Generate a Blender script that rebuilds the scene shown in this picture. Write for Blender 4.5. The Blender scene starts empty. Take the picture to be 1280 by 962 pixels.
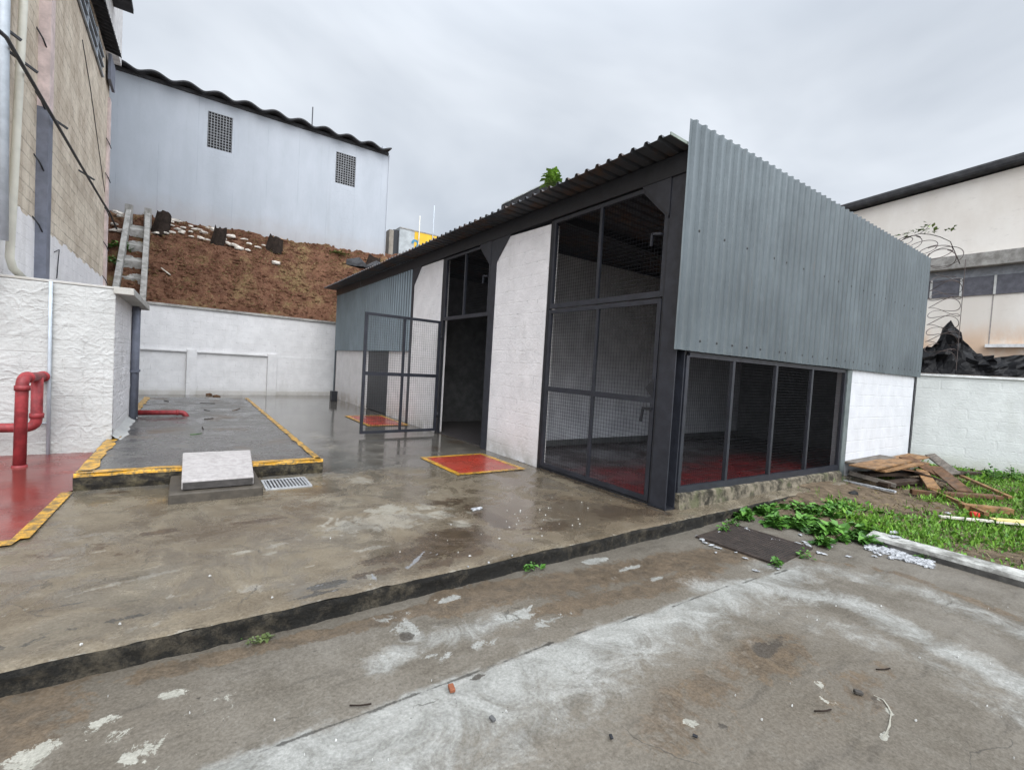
import bpy, bmesh, math, random
import numpy as np
from mathutils import Vector, noise
random.seed(7); RS = np.random.RandomState(11)
R = math.radians
scene = bpy.context.scene
COL = scene.collection

# ------------------------------------------------------------------ camera
F_PX, PITCH, ROLL, YAW = 584.56, 0.0364572, 0.0594185, 0.6073542
CAM = Vector((-4.46, -3.25, 1.5))
fw = Vector((math.sin(YAW)*math.cos(PITCH), math.cos(YAW)*math.cos(PITCH), -math.sin(PITCH)))
r0 = fw.cross(Vector((0, 0, 1))).normalized(); d0 = fw.cross(r0)
cr, sr_ = math.cos(ROLL), math.sin(ROLL)
rr = cr*r0 - sr_*d0; dd = sr_*r0 + cr*d0
cd = bpy.data.cameras.new('camera'); cam = bpy.data.objects.new('camera', cd); COL.objects.link(cam)
cd.sensor_width = 36; cd.lens = 36*F_PX/1280; cd.clip_start = 0.05; cd.clip_end = 1500
from mathutils import Matrix
M = Matrix.Identity(4)
for i in range(3):
    M[i][0] = rr[i]; M[i][1] = -dd[i]; M[i][2] = -fw[i]; M[i][3] = CAM[i]
cam.matrix_world = M
scene.camera = cam

# ------------------------------------------------------------------ world, sun, exposure
scene.view_settings.view_transform = 'Standard'; scene.view_settings.look = 'None'
scene.view_settings.exposure = 0.62; scene.view_settings.gamma = 1
SUN_EL, SUN_AZ = 42, -62        # azimuth measured from +X towards +Y, where the light comes from
w = bpy.data.worlds.new('World'); scene.world = w; w.use_nodes = True
nt = w.node_tree; nt.nodes.clear()
def wn(t, **k):
    n = nt.nodes.new(t)
    for a, b in k.items(): setattr(n, a, b)
    return n
out = wn('ShaderNodeOutputWorld'); bg = wn('ShaderNodeBackground'); bg.inputs[1].default_value = 0.1
sky = wn('ShaderNodeTexSky', sky_type='NISHITA'); sky.sun_disc = False
sky.sun_elevation = R(SUN_EL); sky.sun_rotation = R(90-SUN_AZ)
tc = wn('ShaderNodeTexCoord'); sep = wn('ShaderNodeSeparateXYZ'); nt.links.new(tc.outputs['Generated'], sep.inputs[0])
def wmath(op, a, b=None, clamp=False):
    n = wn('ShaderNodeMath', operation=op); n.use_clamp = clamp
    for i, v in enumerate((a, b)):
        if v is None: continue
        if isinstance(v, (int, float)): n.inputs[i].default_value = v
        else: nt.links.new(v, n.inputs[i])
    return n.outputs[0]
zc = wmath('MAXIMUM', sep.outputs[2], 0.0)
den = wmath('ADD', zc, 0.22)
cmb = wn('ShaderNodeCombineXYZ')
nt.links.new(wmath('DIVIDE', sep.outputs[0], den), cmb.inputs[0]); nt.links.new(wmath('DIVIDE', sep.outputs[1], den), cmb.inputs[1])
nz = wn('ShaderNodeTexNoise'); nz.inputs['Scale'].default_value = 0.9; nz.inputs['Detail'].default_value = 5; nz.inputs['Roughness'].default_value = .52
nz.inputs['Distortion'].default_value = .4
nt.links.new(cmb.outputs[0], nz.inputs['Vector'])
ramp = wn('ShaderNodeValToRGB'); nt.links.new(nz.outputs[0], ramp.inputs[0])
ramp.color_ramp.elements[0].position = .34; ramp.color_ramp.elements[0].color = (3.6, 3.95, 4.45, 1)
ramp.color_ramp.elements[1].position = .64; ramp.color_ramp.elements[1].color = (5.8, 6.15, 6.6, 1)
grad = wmath('ADD', wmath('MULTIPLY', wmath('POWER', wmath('MAXIMUM', wmath('SUBTRACT', zc, .5), 0.0), 1.2), 2.6), wmath('ADD', wmath('MULTIPLY', zc, .12), .95))   # overcast sky is brighter overhead
mul = wn('ShaderNodeMix', data_type='RGBA', blend_type='MULTIPLY'); mul.inputs[0].default_value = 1
# bright sky lobe added at the viewer's back, out of view, to fill the walls
hx = wmath('ADD', wmath('MULTIPLY', sep.outputs[0], .12), wmath('MULTIPLY', sep.outputs[1], -.993))
hl = wmath('POWER', wmath('ADD', wmath('ADD', wmath('MULTIPLY', sep.outputs[0], sep.outputs[0]), wmath('MULTIPLY', sep.outputs[1], sep.outputs[1])), .02), .5)
lob = wn('ShaderNodeMapRange', interpolation_type='SMOOTHSTEP'); nt.links.new(wmath('DIVIDE', hx, hl), lob.inputs[0])
lob.inputs[1].default_value = -.02; lob.inputs[2].default_value = .5; lob.inputs[3].default_value = 1.0; lob.inputs[4].default_value = 2.7
grad = wmath('MULTIPLY', grad, lob.outputs[0])
nt.links.new(ramp.outputs[0], mul.inputs[6]); nt.links.new(grad, mul.inputs[7])
mixs = wn('ShaderNodeMix', data_type='RGBA'); mixs.inputs[0].default_value = .05
nt.links.new(mul.outputs[2], mixs.inputs[6]); nt.links.new(sky.outputs[0], mixs.inputs[7])
nt.links.new(mixs.outputs[2], bg.inputs[0]); nt.links.new(bg.outputs[0], out.inputs[0])
sl = bpy.data.lights.new('sun', 'SUN'); sl.energy = 1.5; sl.angle = R(45); sl.color = (1, .975, .94)
so = bpy.data.objects.new('sun', sl); COL.objects.link(so)
sd = Vector((math.cos(R(SUN_EL))*math.cos(R(SUN_AZ)), math.cos(R(SUN_EL))*math.sin(R(SUN_AZ)), math.sin(R(SUN_EL))))
sd = Vector((-.28, -.85, .0)).normalized()*math.cos(R(SUN_EL)) + Vector((0, 0, math.sin(R(SUN_EL))))
sky.sun_rotation = math.atan2(sd.x, sd.y)
so.rotation_euler = sd.to_track_quat('Z', 'Y').to_euler(); so.location = (0, -10, 20)

# ------------------------------------------------------------------ helpers: measuring
def ray(x, y): return (x-640)*rr + (y-481)*dd + F_PX*fw
def G(x, y, z=0.0):
    d = ray(x, y); return CAM + d*((z-CAM.z)/d.z)
def atX(x, y, X):
    d = ray(x, y); return CAM + d*((X-CAM.x)/d.x)
def atY(x, y, Y):
    d = ray(x, y); return CAM + d*((Y-CAM.y)/d.y)

# ------------------------------------------------------------------ helpers: meshes
class MB:
    def __init__(s): s.v = []; s.f = []; s.smooth = False
    def add(s, vs, fs):
        o = len(s.v); s.v += [tuple(v) for v in vs]; s.f += [tuple(i+o for i in f) for f in fs]; return s
    def box(s, x0, x1, y0, y1, z0, z1):
        return s.add([(x0,y0,z0),(x1,y0,z0),(x1,y1,z0),(x0,y1,z0),(x0,y0,z1),(x1,y0,z1),(x1,y1,z1),(x0,y1,z1)],
            [(3,2,1,0),(4,5,6,7),(0,1,5,4),(1,2,6,5),(2,3,7,6),(3,0,4,7)])
    def bar(s, a, b, wd, th, up=(0,0,1)):       # a box from a to b, wd across, th along up
        a = Vector(a); b = Vector(b); d = (b-a).normalized(); up = Vector(up)
        sd_ = d.cross(up)
        if sd_.length < 1e-5: sd_ = d.cross(Vector((1,0,0)))
        sd_.normalize(); u = sd_.cross(d).normalized()
        vs = []
        for p in (a, b):
            for i, j in ((-1,-1),(1,-1),(1,1),(-1,1)): vs.append(p + sd_*(i*wd/2) + u*(j*th/2))
        return s.add(vs, [(3,2,1,0),(4,5,6,7),(0,1,5,4),(1,2,6,5),(2,3,7,6),(3,0,4,7)])
    def prism(s, pts, ext):                     # planar polygon extruded by vector ext
        n = len(pts); e = Vector(ext); vs = [Vector(p) for p in pts] + [Vector(p)+e for p in pts]
        return s.add(vs, [tuple(range(n-1,-1,-1)), tuple(range(n,2*n))] + [(i,(i+1)%n,n+(i+1)%n,n+i) for i in range(n)])
    def tube(s, pts, r, n=8, cap=True):
        pts = [Vector(p) for p in pts]; rs = r if isinstance(r, (list, tuple)) else [r]*len(pts)
        o = len(s.v); up = None
        for i, p in enumerate(pts):
            d = (pts[min(i+1,len(pts)-1)] - pts[max(i-1,0)])
            d.normalize()
            if up is None:
                up = Vector((0,0,1)) if abs(d.z) < .9 else Vector((1,0,0))
            a = d.cross(up)
            if a.length < 1e-4: a = d.orthogonal()
            a.normalize(); b = a.cross(d); up = b
            for k in range(n):
                t = 2*math.pi*k/n; s.v.append(tuple(p + a*(rs[i]*math.cos(t)) + b*(rs[i]*math.sin(t))))
        for i in range(len(pts)-1):
            for k in range(n):
                s.f.append((o+i*n+k, o+i*n+(k+1)%n, o+(i+1)*n+(k+1)%n, o+(i+1)*n+k))
        if cap:
            s.f.append(tuple(o+k for k in range(n-1,-1,-1))); s.f.append(tuple(o+(len(pts)-1)*n+k for k in range(n)))
        s.smooth = True
        return s
    def grid(s, P):                             # P[i][j] points
        o = len(s.v); n, m = len(P), len(P[0])
        for row in P: s.v += [tuple(p) for p in row]
        for i in range(n-1):
            for j in range(m-1): s.f.append((o+i*m+j, o+(i+1)*m+j, o+(i+1)*m+j+1, o+i*m+j+1))
        return s
def build(name, mb, mat, parent=None, smooth=None, bevel=0, solid=0, attrs=None):
    me = bpy.data.meshes.new(name)
    off = Vector((0,0,0))
    p = parent
    while p is not None: off += p.location; p = p.parent
    me.from_pydata([Vector(v)-off for v in mb.v], [], mb.f); me.update()
    o = bpy.data.objects.new(name, me); COL.objects.link(o)
    if isinstance(mat, (list, tuple)):
        for m in mat: me.materials.append(m)
    else: me.materials.append(mat)
    if (mb.smooth if smooth is None else smooth): me.shade_smooth()
    if attrs:
        for k, a in attrs.items():
            at = me.attributes.new(k, 'FLOAT', 'POINT'); at.data.foreach_set('value', np.asarray(a, dtype=np.float32))
    if parent is not None: o.parent = parent
    if solid:
        md = o.modifiers.new('thick', 'SOLIDIFY'); md.thickness = solid; md.offset = 0
    if bevel:
        md = o.modifiers.new('bev', 'BEVEL'); md.width = bevel; md.segments = 2; md.limit_method = 'ANGLE'
    return o
def tag(o, label=None, cat=None, group=None, kind=None):
    if label: o['label'] = label
    if cat: o['category'] = cat
    if group: o['group'] = group
    if kind or cat: o['kind'] = kind or 'thing'
    return o
def thing(name, label, cat, loc=(0,0,0), group=None):
    o = bpy.data.objects.new(name, None); COL.objects.link(o); o.location = loc; o.empty_display_size = .2
    return tag(o, label, cat, group)
def struct(name, mb, mat, **k): return tag(build(name, mb, mat, **k), kind='structure')
def copy_tree(o, parent=None):
    c = o.copy(); COL.objects.link(c)
    if parent is not None: c.parent = parent
    for ch in o.children: copy_tree(ch, c)
    return c

# ------------------------------------------------------------------ helpers: materials
class Mat:
    def __init__(s, name, rough=.8, spec=.4, metal=0):
        s.m = bpy.data.materials.new(name); s.m.use_nodes = True; s.t = s.m.node_tree
        s.b = s.t.nodes['Principled BSDF']; s.b.inputs['Roughness'].default_value = rough
        s.b.inputs['Specular IOR Level'].default_value = spec; s.b.inputs['Metallic'].default_value = metal
        s._co = None; s.h = None
    def n(s, t, **k):
        x = s.t.nodes.new(t)
        for a, b in k.items(): setattr(x, a, b)
        return x
    def l(s, a, b): s.t.links.new(a, b)
    def co(s):
        if s._co is None:
            s._co = s.n('ShaderNodeNewGeometry').outputs['Position']
        return s._co
    def math(s, op, a, b=None, c=None, clamp=False):
        x = s.n('ShaderNodeMath', operation=op); x.use_clamp = clamp
        for i, v in enumerate((a, b, c)):
            if v is None: continue
            if isinstance(v, (int, float)): x.inputs[i].default_value = v
            else: s.l(v, x.inputs[i])
        return x.outputs[0]
    def vscale(s, sc):
        x = s.n('ShaderNodeVectorMath', operation='MULTIPLY'); s.l(s.co(), x.inputs[0]); x.inputs[1].default_value = sc; return x.outputs[0]
    def noise(s, scale, detail=5, rough=.6, stretch=None, dist=0, vec=None):
        x = s.n('ShaderNodeTexNoise'); x.inputs['Scale'].default_value = scale; x.inputs['Detail'].default_value = detail
        x.inputs['Roughness'].default_value = rough; x.inputs['Distortion'].default_value = dist
        s.l(vec if vec is not None else (s.vscale(stretch) if stretch else s.co()), x.inputs['Vector']); return x.outputs[0]
    def vor(s, scale, feature='F1', stretch=None, out='Distance'):
        x = s.n('ShaderNodeTexVoronoi', feature=feature); x.inputs['Scale'].default_value = scale
        s.l(s.vscale(stretch) if stretch else s.co(), x.inputs['Vector']); return x.outputs[out]
    def n_edge(s, scale):
        nz_ = s.n('ShaderNodeTexNoise'); nz_.inputs['Scale'].default_value = 2.2; nz_.inputs['Detail'].default_value = 7; s.l(s.co(), nz_.inputs['Vector'])
        sc = s.n('ShaderNodeVectorMath', operation='MULTIPLY_ADD'); s.l(nz_.outputs['Color'], sc.inputs[0]); sc.inputs[1].default_value = (.5,)*3; s.l(s.co(), sc.inputs[2])
        x = s.n('ShaderNodeTexVoronoi', feature='DISTANCE_TO_EDGE'); x.inputs['Scale'].default_value = scale; s.l(sc.outputs[0], x.inputs['Vector']); return x.outputs['Distance']
    def ramp(s, v, a, b):
        x = s.n('ShaderNodeMapRange', interpolation_type='SMOOTHSTEP'); s.l(v, x.inputs[0]); x.inputs[1].default_value = a; x.inputs[2].default_value = b
        return x.outputs[0]
    def lerp(s, v, a, b):
        x = s.n('ShaderNodeMapRange'); s.l(v, x.inputs[0]); x.inputs[3].default_value = a; x.inputs[4].default_value = b; return x.outputs[0]
    def mix(s, fac, a, b, mode='MIX'):
        x = s.n('ShaderNodeMix', data_type='RGBA', blend_type=mode)
        for i, v in ((0, fac), (6, a), (7, b)):
            if isinstance(v, (int, float)): x.inputs[i].default_value = v
            elif isinstance(v, tuple): x.inputs[i].default_value = (*v, 1) if len(v) == 3 else v
            else: s.l(v, x.inputs[i])
        return x.outputs[2]
    def attr(s, name):
        x = s.n('ShaderNodeAttribute'); x.attribute_name = name; return x.outputs['Fac']
    def color(s, c):
        if isinstance(c, tuple): s.b.inputs['Base Color'].default_value = (*c, 1)
        else: s.l(c, s.b.inputs['Base Color'])
        return s
    def rough(s, v): s.l(v, s.b.inputs['Roughness']); return s
    def bump(s, h, strength=.3, dist=.02):
        x = s.n('ShaderNodeBump'); x.inputs['Strength'].default_value = strength; x.inputs['Distance'].default_value = dist
        s.l(h, x.inputs['Height'])
        if s.h is not None: s.l(s.h, x.inputs['Normal'])
        s.h = x.outputs[0]; s.l(s.h, s.b.inputs['Normal']); return s
    def wallvec(s, scale=1.0):      # (x+y, z) so that blocks run along either wall direction
        sp = s.n('ShaderNodeSeparateXYZ'); s.l(s.co(), sp.inputs[0])
        c = s.n('ShaderNodeCombineXYZ'); s.l(s.math('ADD', sp.outputs[0], sp.outputs[1]), c.inputs[0]); s.l(sp.outputs[2], c.inputs[1]); return c.outputs[0]
    def z(s):
        sp = s.n('ShaderNodeSeparateXYZ'); s.l(s.co(), sp.inputs[0]); return sp.outputs[2]
    def brick(s, w=.4, h=.2, mortar=.012, wob=.02):
        x = s.n('ShaderNodeTexBrick'); x.inputs['Scale'].default_value = 1; x.inputs['Brick Width'].default_value = w; x.inputs['Row Height'].default_value = h
        x.inputs['Mortar Size'].default_value = mortar; x.inputs['Mortar Smooth'].default_value = .4
        nz_ = s.n('ShaderNodeTexNoise'); nz_.inputs['Scale'].default_value = 6; s.l(s.co(), nz_.inputs['Vector'])
        sc = s.n('ShaderNodeVectorMath', operation='MULTIPLY_ADD'); s.l(nz_.outputs['Color'], sc.inputs[0]); sc.inputs[1].default_value = (wob,)*3; s.l(s.wallvec(), sc.inputs[2])
        s.l(sc.outputs[0], x.inputs['Vector']); return x.outputs['Fac']
def plain(name, c, rough=.7, var=.25, scale=6, spec=.4, metal=0, bump=0, bscale=60):
    m = Mat(name, rough, spec, metal)
    m.color(m.mix(m.ramp(m.noise(scale, 6, .65), .3, .72), tuple(x*(1-var) for x in c), tuple(x*(1+var*.6) for x in c)))
    if bump: m.bump(m.noise(bscale, 6), bump, .01)
    return m.m

def block_paint(name, c, dirt=(.33,.31,.27), rowh=.2, bw=.4, smear=1.0, jointdark=.75, dirtz=.35, missing=0.0, gaps=(.5,.66)):
    m = Mat(name, .75, .3)
    br = m.brick(bw, rowh, .010, .03)
    n1 = m.noise(3.0, 7, .65); n2 = m.noise(26, 6, .6, stretch=(1,1,1.6)); n3 = m.noise(1.1, 4, .6)
    base = m.mix(m.ramp(n1, .3, .75), tuple(x*.86 for x in c), c)
    gap = m.math('MULTIPLY', br, m.ramp(m.noise(6.5, 5, .7), *gaps))
    base = m.mix(m.math('MULTIPLY', gap, 1-jointdark if missing == 0 else missing), base, (.16,.15,.14))
    dz = m.math('SUBTRACT', 1.0, m.ramp(m.z(), -.05, dirtz))
    dfac = m.math('MULTIPLY', m.math('MULTIPLY', dz, m.ramp(n1, .3, .65)), .8)
    base = m.mix(dfac, base, dirt)
    base = m.mix(m.math('MULTIPLY', m.ramp(m.noise(2.2, 6, .7, stretch=(1,1,.25)), .52, .8), .32), base, tuple(x*.9 for x in dirt))
    m.color(base)
    hgt = m.math('ADD', m.math('MULTIPLY', n2, .5*smear), m.math('MULTIPLY', m.noise(11, 5, .55, dist=1.2), .8*smear))
    hgt = m.math('SUBTRACT', hgt, m.math('MULTIPLY', m.math('MULTIPLY', br, m.ramp(m.noise(3.1, 5, .7), .35, .6)), .55))
    m.bump(hgt, .55, .014)
    return m.m

# metal paint, greys
DARK = plain('dark_grey_steel_paint', (.024,.026,.034), .42, .3, 8, .45, bump=.08)
DARK2 = plain('black_steel_paint', (.014,.015,.019), .45, .3, 8, .45)
WIRE = plain('dark_wire', (.018,.019,.022), .6, .2, spec=.2)
INNER = plain('bare_grey_block', (.10,.10,.10), .9, .3, 4, .2)
ROOFM = Mat('weathered_roof_sheet', .6, .4, .3)
ROOFM.color(ROOFM.mix(ROOFM.ramp(ROOFM.noise(2.2, 6, .7), .45, .7), (.07,.075,.085), (.13,.075,.045))); ROOFM = ROOFM.m
ROOFD = plain('dark_fibre_cement', (.055,.055,.058), .85, .35, 5, .2, bump=.2, bscale=25)

def sheet_mat(name, c):
    m = Mat(name, .42, .5, .35)
    sp = m.n('ShaderNodeSeparateXYZ'); m.l(m.co(), sp.inputs[0]); u = m.math('MULTIPLY', m.math('ADD', m.math('ADD', sp.outputs[0], sp.outputs[1]), .08), 1/.99)
    wn_ = m.n('ShaderNodeTexWhiteNoise', noise_dimensions='1D'); m.l(m.math('FLOOR', u), wn_.inputs['W'])
    lap = m.math('LESS_THAN', m.math('FRACT', u), .012)
    n1 = m.noise(1.3, 6, .65, stretch=(1,1,.5)); n2 = m.noise(14, 5, .7, stretch=(1,1,.08))
    base = m.mix(m.ramp(n1, .3, .72), tuple(x*.74 for x in c), tuple(x*1.12 for x in c))
    base = m.mix(m.math('MULTIPLY', m.ramp(n2, .5, .8), .25), base, (.25,.28,.285))
    base = m.mix(m.math('MULTIPLY', m.ramp(m.noise(38, 4, .7), .62, .75), .25), base, (.09,.11,.12))
    base = m.mix(m.lerp(wn_.outputs['Value'], .0, .30), base, tuple(x*.70 for x in c)); base = m.mix(m.math('MULTIPLY', lap, .6), base, (.05,.06,.065))
    base = m.mix(m.math('MULTIPLY', m.ramp(m.noise(9, 6, .75, stretch=(1,1,.12)), .60, .78), .35), base, (.16,.115,.08))
    m.color(base); m.rough(m.lerp(n1, .34, .55)); m.bump(m.noise(3.5, 3), .2, .03)
    return m.m
SHEET = sheet_mat('galvanised_sheet', (.128,.150,.160))
SHEET2 = sheet_mat('galvanised_sheet_blue', (.185,.225,.25))
SCREW = plain('screw_head', (.03,.03,.03), .6)

WHITE_BLOCK = block_paint('white_painted_block', (.80,.775,.775), dirtz=.6, smear=1.5, missing=.5, gaps=(.52,.70))
WHITE_ROUGH = block_paint('rough_white_block', (.46,.46,.445), smear=1.6, missing=.3, dirt=(.42,.41,.38), dirtz=.4, rowh=.19)
WHITE_BACK = block_paint('dusty_white_wall', (.72,.71,.71), smear=.6, missing=.3, dirt=(.34,.32,.28))
WHITE_GREEN = block_paint('pale_green_white_block', (.60,.62,.605), smear=1.2, missing=.12, dirt=(.35,.36,.3))
WHITE_FRESH = block_paint('fresh_white_paint', (.59,.60,.625), smear=.35, missing=.02, dirt=(.6,.57,.52), dirtz=.15)
WHITE_LOW = block_paint('low_white_wall', (.70,.68,.68), smear=.5, missing=.1, dirt=(.32,.27,.22), dirtz=.6)

# beige block wall with a white painted foot
def beige():
    m = Mat('bare_beige_block', .9, .2)
    br = m.brick(.4, .2, .014, .04)
    n1 = m.noise(1.6, 6, .65); n2 = m.noise(20, 6, .7)
    base = m.mix(m.ramp(n1, .3, .7), (.46,.38,.295), (.70,.615,.50))
    base = m.mix(m.math('MULTIPLY', m.ramp(m.noise(9, 6, .75, stretch=(1,1,.7)), .52, .70), .65), base, (.27,.21,.155))
    base = m.mix(m.math('MULTIPLY', m.math('MULTIPLY', br, m.ramp(m.noise(2.5, 6, .7), .4, .65)), .5), base, (.20,.17,.14))
    m.color(base); m.bump(m.math('SUBTRACT', m.math('ADD', n2, m.math('MULTIPLY', m.noise(7, 5), .8)), m.math('MULTIPLY', br, 1.1)), .7, .02)
    return m.m
BEIGE = beige()
PINK = plain('pinkish_trim', (.62,.50,.47), .8, .25, 5)
BLUEGREY = plain('blue_grey_paint', (.16,.17,.21), .6, .2)
PIPEW = plain('cream_pvc', (.60,.58,.50), .45, .12, 3)
PIPEG = plain('light_grey_pvc', (.42,.46,.50), .5, .15)
DUCT = plain('black_conduit', (.03,.03,.035), .55)

def bluewall():
    m = Mat('pale_blue_render', .85, .2)
    n = m.noise(.9, 6, .65, stretch=(1,1,.35)); sp = m.n('ShaderNodeSeparateXYZ'); m.l(m.co(), sp.inputs[0])
    base = m.mix(m.ramp(n, .3, .75), (.36,.385,.42), (.42,.445,.485))
    seam = m.math('LESS_THAN', m.math('ABSOLUTE', m.math('SUBTRACT', m.math('FRACT', m.math('MULTIPLY', sp.outputs[0], 1/1.25)), .5)), .008)
    base = m.mix(m.math('MULTIPLY', seam, m.math('MULTIPLY', m.ramp(m.noise(.8, 3), .42, .6), .5)), base, (.26,.29,.33))
    base = m.mix(m.math('MULTIPLY', m.ramp(m.noise(3.5, 7, .75, stretch=(1,1,.06)), .52, .75), .30), base, (.27,.285,.30))
    base = m.mix(m.math('MULTIPLY', m.math('SUBTRACT', 1.0, m.ramp(m.math('ADD', m.z(), m.noise(2, 5, .7)), 7.0, 8.2)), .35), base, (.30,.235,.19))
    m.color(base); m.bump(m.noise(5, 5), .15, .02); return m.m
BLUE = bluewall()

def creamwall():
    m = Mat('stained_cream_render', .85, .2); z = m.z()
    n = m.noise(.55, 6, .65, stretch=(1,1,.5))
    base = m.mix(m.ramp(n, .3, .7), (.72,.665,.60), (.84,.80,.745))
    st = m.math('MULTIPLY', m.math('SUBTRACT', 1, m.ramp(z, 2.95, 3.75)), m.ramp(m.noise(1.3, 6, .7, stretch=(1,1,.5)), .3, .6))
    base = m.mix(m.math('MULTIPLY', st, .6), base, (.62,.36,.18))
    dk = m.math('MULTIPLY', m.ramp(m.noise(2.5, 6, .7, stretch=(1,1,2.5)), .56, .75), .35)
    base = m.mix(dk, base, (.42,.39,.35))
    m.color(base); m.bump(m.noise(8, 5), .12, .02); return m.m
CREAM = creamwall()
CONC = Mat('weathered_concrete', .85, .25)
CONC.color(CONC.mix(CONC.ramp(CONC.noise(4, 7, .7), .32, .7), (.19,.18,.165), (.40,.385,.36))); CONC.bump(CONC.noise(30, 7, .7), .5, .012); CONC = CONC.m
CONCM = Mat('mossy_concrete', .85, .25)
_b = CONCM.mix(CONCM.ramp(CONCM.noise(7, 7, .72), .36, .62), (.028,.025,.018), (.20,.172,.128))
_b = CONCM.mix(CONCM.math('MULTIPLY', CONCM.ramp(CONCM.noise(3.3, 5, .7), .5, .66), .7), _b, (.07,.08,.035))
CONCM.color(_b); CONCM.bump(CONCM.noise(18, 8, .75), .9, .03); CONCM = CONCM.m
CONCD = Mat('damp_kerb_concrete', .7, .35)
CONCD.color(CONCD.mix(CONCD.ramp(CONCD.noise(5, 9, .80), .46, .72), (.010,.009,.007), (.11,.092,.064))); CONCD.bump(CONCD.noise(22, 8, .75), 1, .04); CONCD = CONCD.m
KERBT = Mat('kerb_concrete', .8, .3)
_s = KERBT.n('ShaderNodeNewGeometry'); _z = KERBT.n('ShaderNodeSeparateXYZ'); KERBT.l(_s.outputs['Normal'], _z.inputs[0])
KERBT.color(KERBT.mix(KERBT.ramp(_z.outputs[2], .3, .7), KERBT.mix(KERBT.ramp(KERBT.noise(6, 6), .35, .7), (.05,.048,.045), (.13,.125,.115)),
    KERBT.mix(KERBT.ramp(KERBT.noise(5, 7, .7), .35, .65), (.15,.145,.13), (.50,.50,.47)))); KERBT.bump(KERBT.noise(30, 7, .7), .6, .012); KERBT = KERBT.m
RED_PIPE = plain('red_pipe_paint', (.27,.032,.036), .55, .45, 7, .4, bump=.1)
BLACKP = Mat('black_plastic', .45, .14); BLACKP.color((.006,.006,.007)); BLACKP.bump(BLACKP.noise(7, 4, .5, dist=1), .5, .04); BLACKP = BLACKP.m
RUST = plain('rusted_grate_iron', (.045,.034,.028), .75, .4, 12, .3, bump=.3)
GALV = plain('drain_grate_metal', (.40,.41,.42), .5, .3, 12, .5, metal=.2)
YELLOW = Mat('worn_yellow_paint', .45, .4)
YELLOW.color(YELLOW.mix(YELLOW.ramp(YELLOW.noise(10, 9, .85), .42, .58), (.11,.08,.04), (.56,.30,.03))); YELLOW.rough(YELLOW.lerp(YELLOW.noise(3, 4), .2, .6)); YELLOW = YELLOW.m
YELLOWN = Mat('yellow_line_paint', .4, .4)
YELLOWN.color(YELLOWN.mix(YELLOWN.ramp(YELLOWN.noise(11, 9, .85), .40, .56), (.10,.08,.04), (.58,.30,.025))); YELLOWN.rough(YELLOWN.lerp(YELLOWN.noise(3, 4), .15, .5)); YELLOWN = YELLOWN.m
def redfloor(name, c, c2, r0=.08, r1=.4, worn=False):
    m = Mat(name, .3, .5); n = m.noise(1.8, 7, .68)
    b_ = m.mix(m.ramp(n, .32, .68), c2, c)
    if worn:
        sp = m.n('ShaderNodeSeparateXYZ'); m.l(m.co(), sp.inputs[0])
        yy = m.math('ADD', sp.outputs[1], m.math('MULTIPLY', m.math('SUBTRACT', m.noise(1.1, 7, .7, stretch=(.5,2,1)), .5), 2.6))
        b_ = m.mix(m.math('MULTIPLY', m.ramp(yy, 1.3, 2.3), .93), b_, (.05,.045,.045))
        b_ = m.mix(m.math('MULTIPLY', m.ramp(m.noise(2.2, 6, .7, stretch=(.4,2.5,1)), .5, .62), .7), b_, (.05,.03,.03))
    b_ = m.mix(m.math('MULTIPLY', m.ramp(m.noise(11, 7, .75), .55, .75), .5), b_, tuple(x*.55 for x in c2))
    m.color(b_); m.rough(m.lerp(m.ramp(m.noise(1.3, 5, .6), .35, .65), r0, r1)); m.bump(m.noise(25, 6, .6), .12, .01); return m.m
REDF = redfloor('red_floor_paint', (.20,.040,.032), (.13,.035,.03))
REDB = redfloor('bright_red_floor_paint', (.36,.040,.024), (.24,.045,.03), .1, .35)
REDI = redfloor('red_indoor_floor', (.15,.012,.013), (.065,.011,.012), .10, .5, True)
def woodmat(nm, c):
    m = Mat(nm, .7, .25); g = m.noise(9, 7, .7, stretch=(.35,1.4,3)); h = m.noise(3, 5, .7)
    b_ = m.mix(m.ramp(g, .32, .68), tuple(x*.45 for x in c), tuple(x*1.2 for x in c)); b_ = m.mix(m.math('MULTIPLY', m.ramp(h, .5, .7), .5), b_, (.10,.085,.07))
    m.color(b_); m.bump(g, .6, .01); return m.m
WOOD = [woodmat('brown_plank_%s' % s, c) for s, c in (('tan',(.26,.145,.065)),('russet',(.13,.068,.034)),('dark',(.05,.032,.022)),('grey',(.15,.13,.11)))]
PALEW = plain('pale_batten', (.62,.58,.50), .7, .25, 9)
FOAM = plain('white_foam', (.38,.39,.405), .85, .55, 28, .3, bump=.6)
STONE = plain('white_rubble', (.56,.51,.45), .85, .3, 6, .2, bump=.3)
BARK = plain('charred_stump', (.026,.018,.014), .95, .5, 8, .2, bump=.8, bscale=25)
CUTW = plain('cut_wood', (.45,.24,.09), .8, .3, 10)

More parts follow.
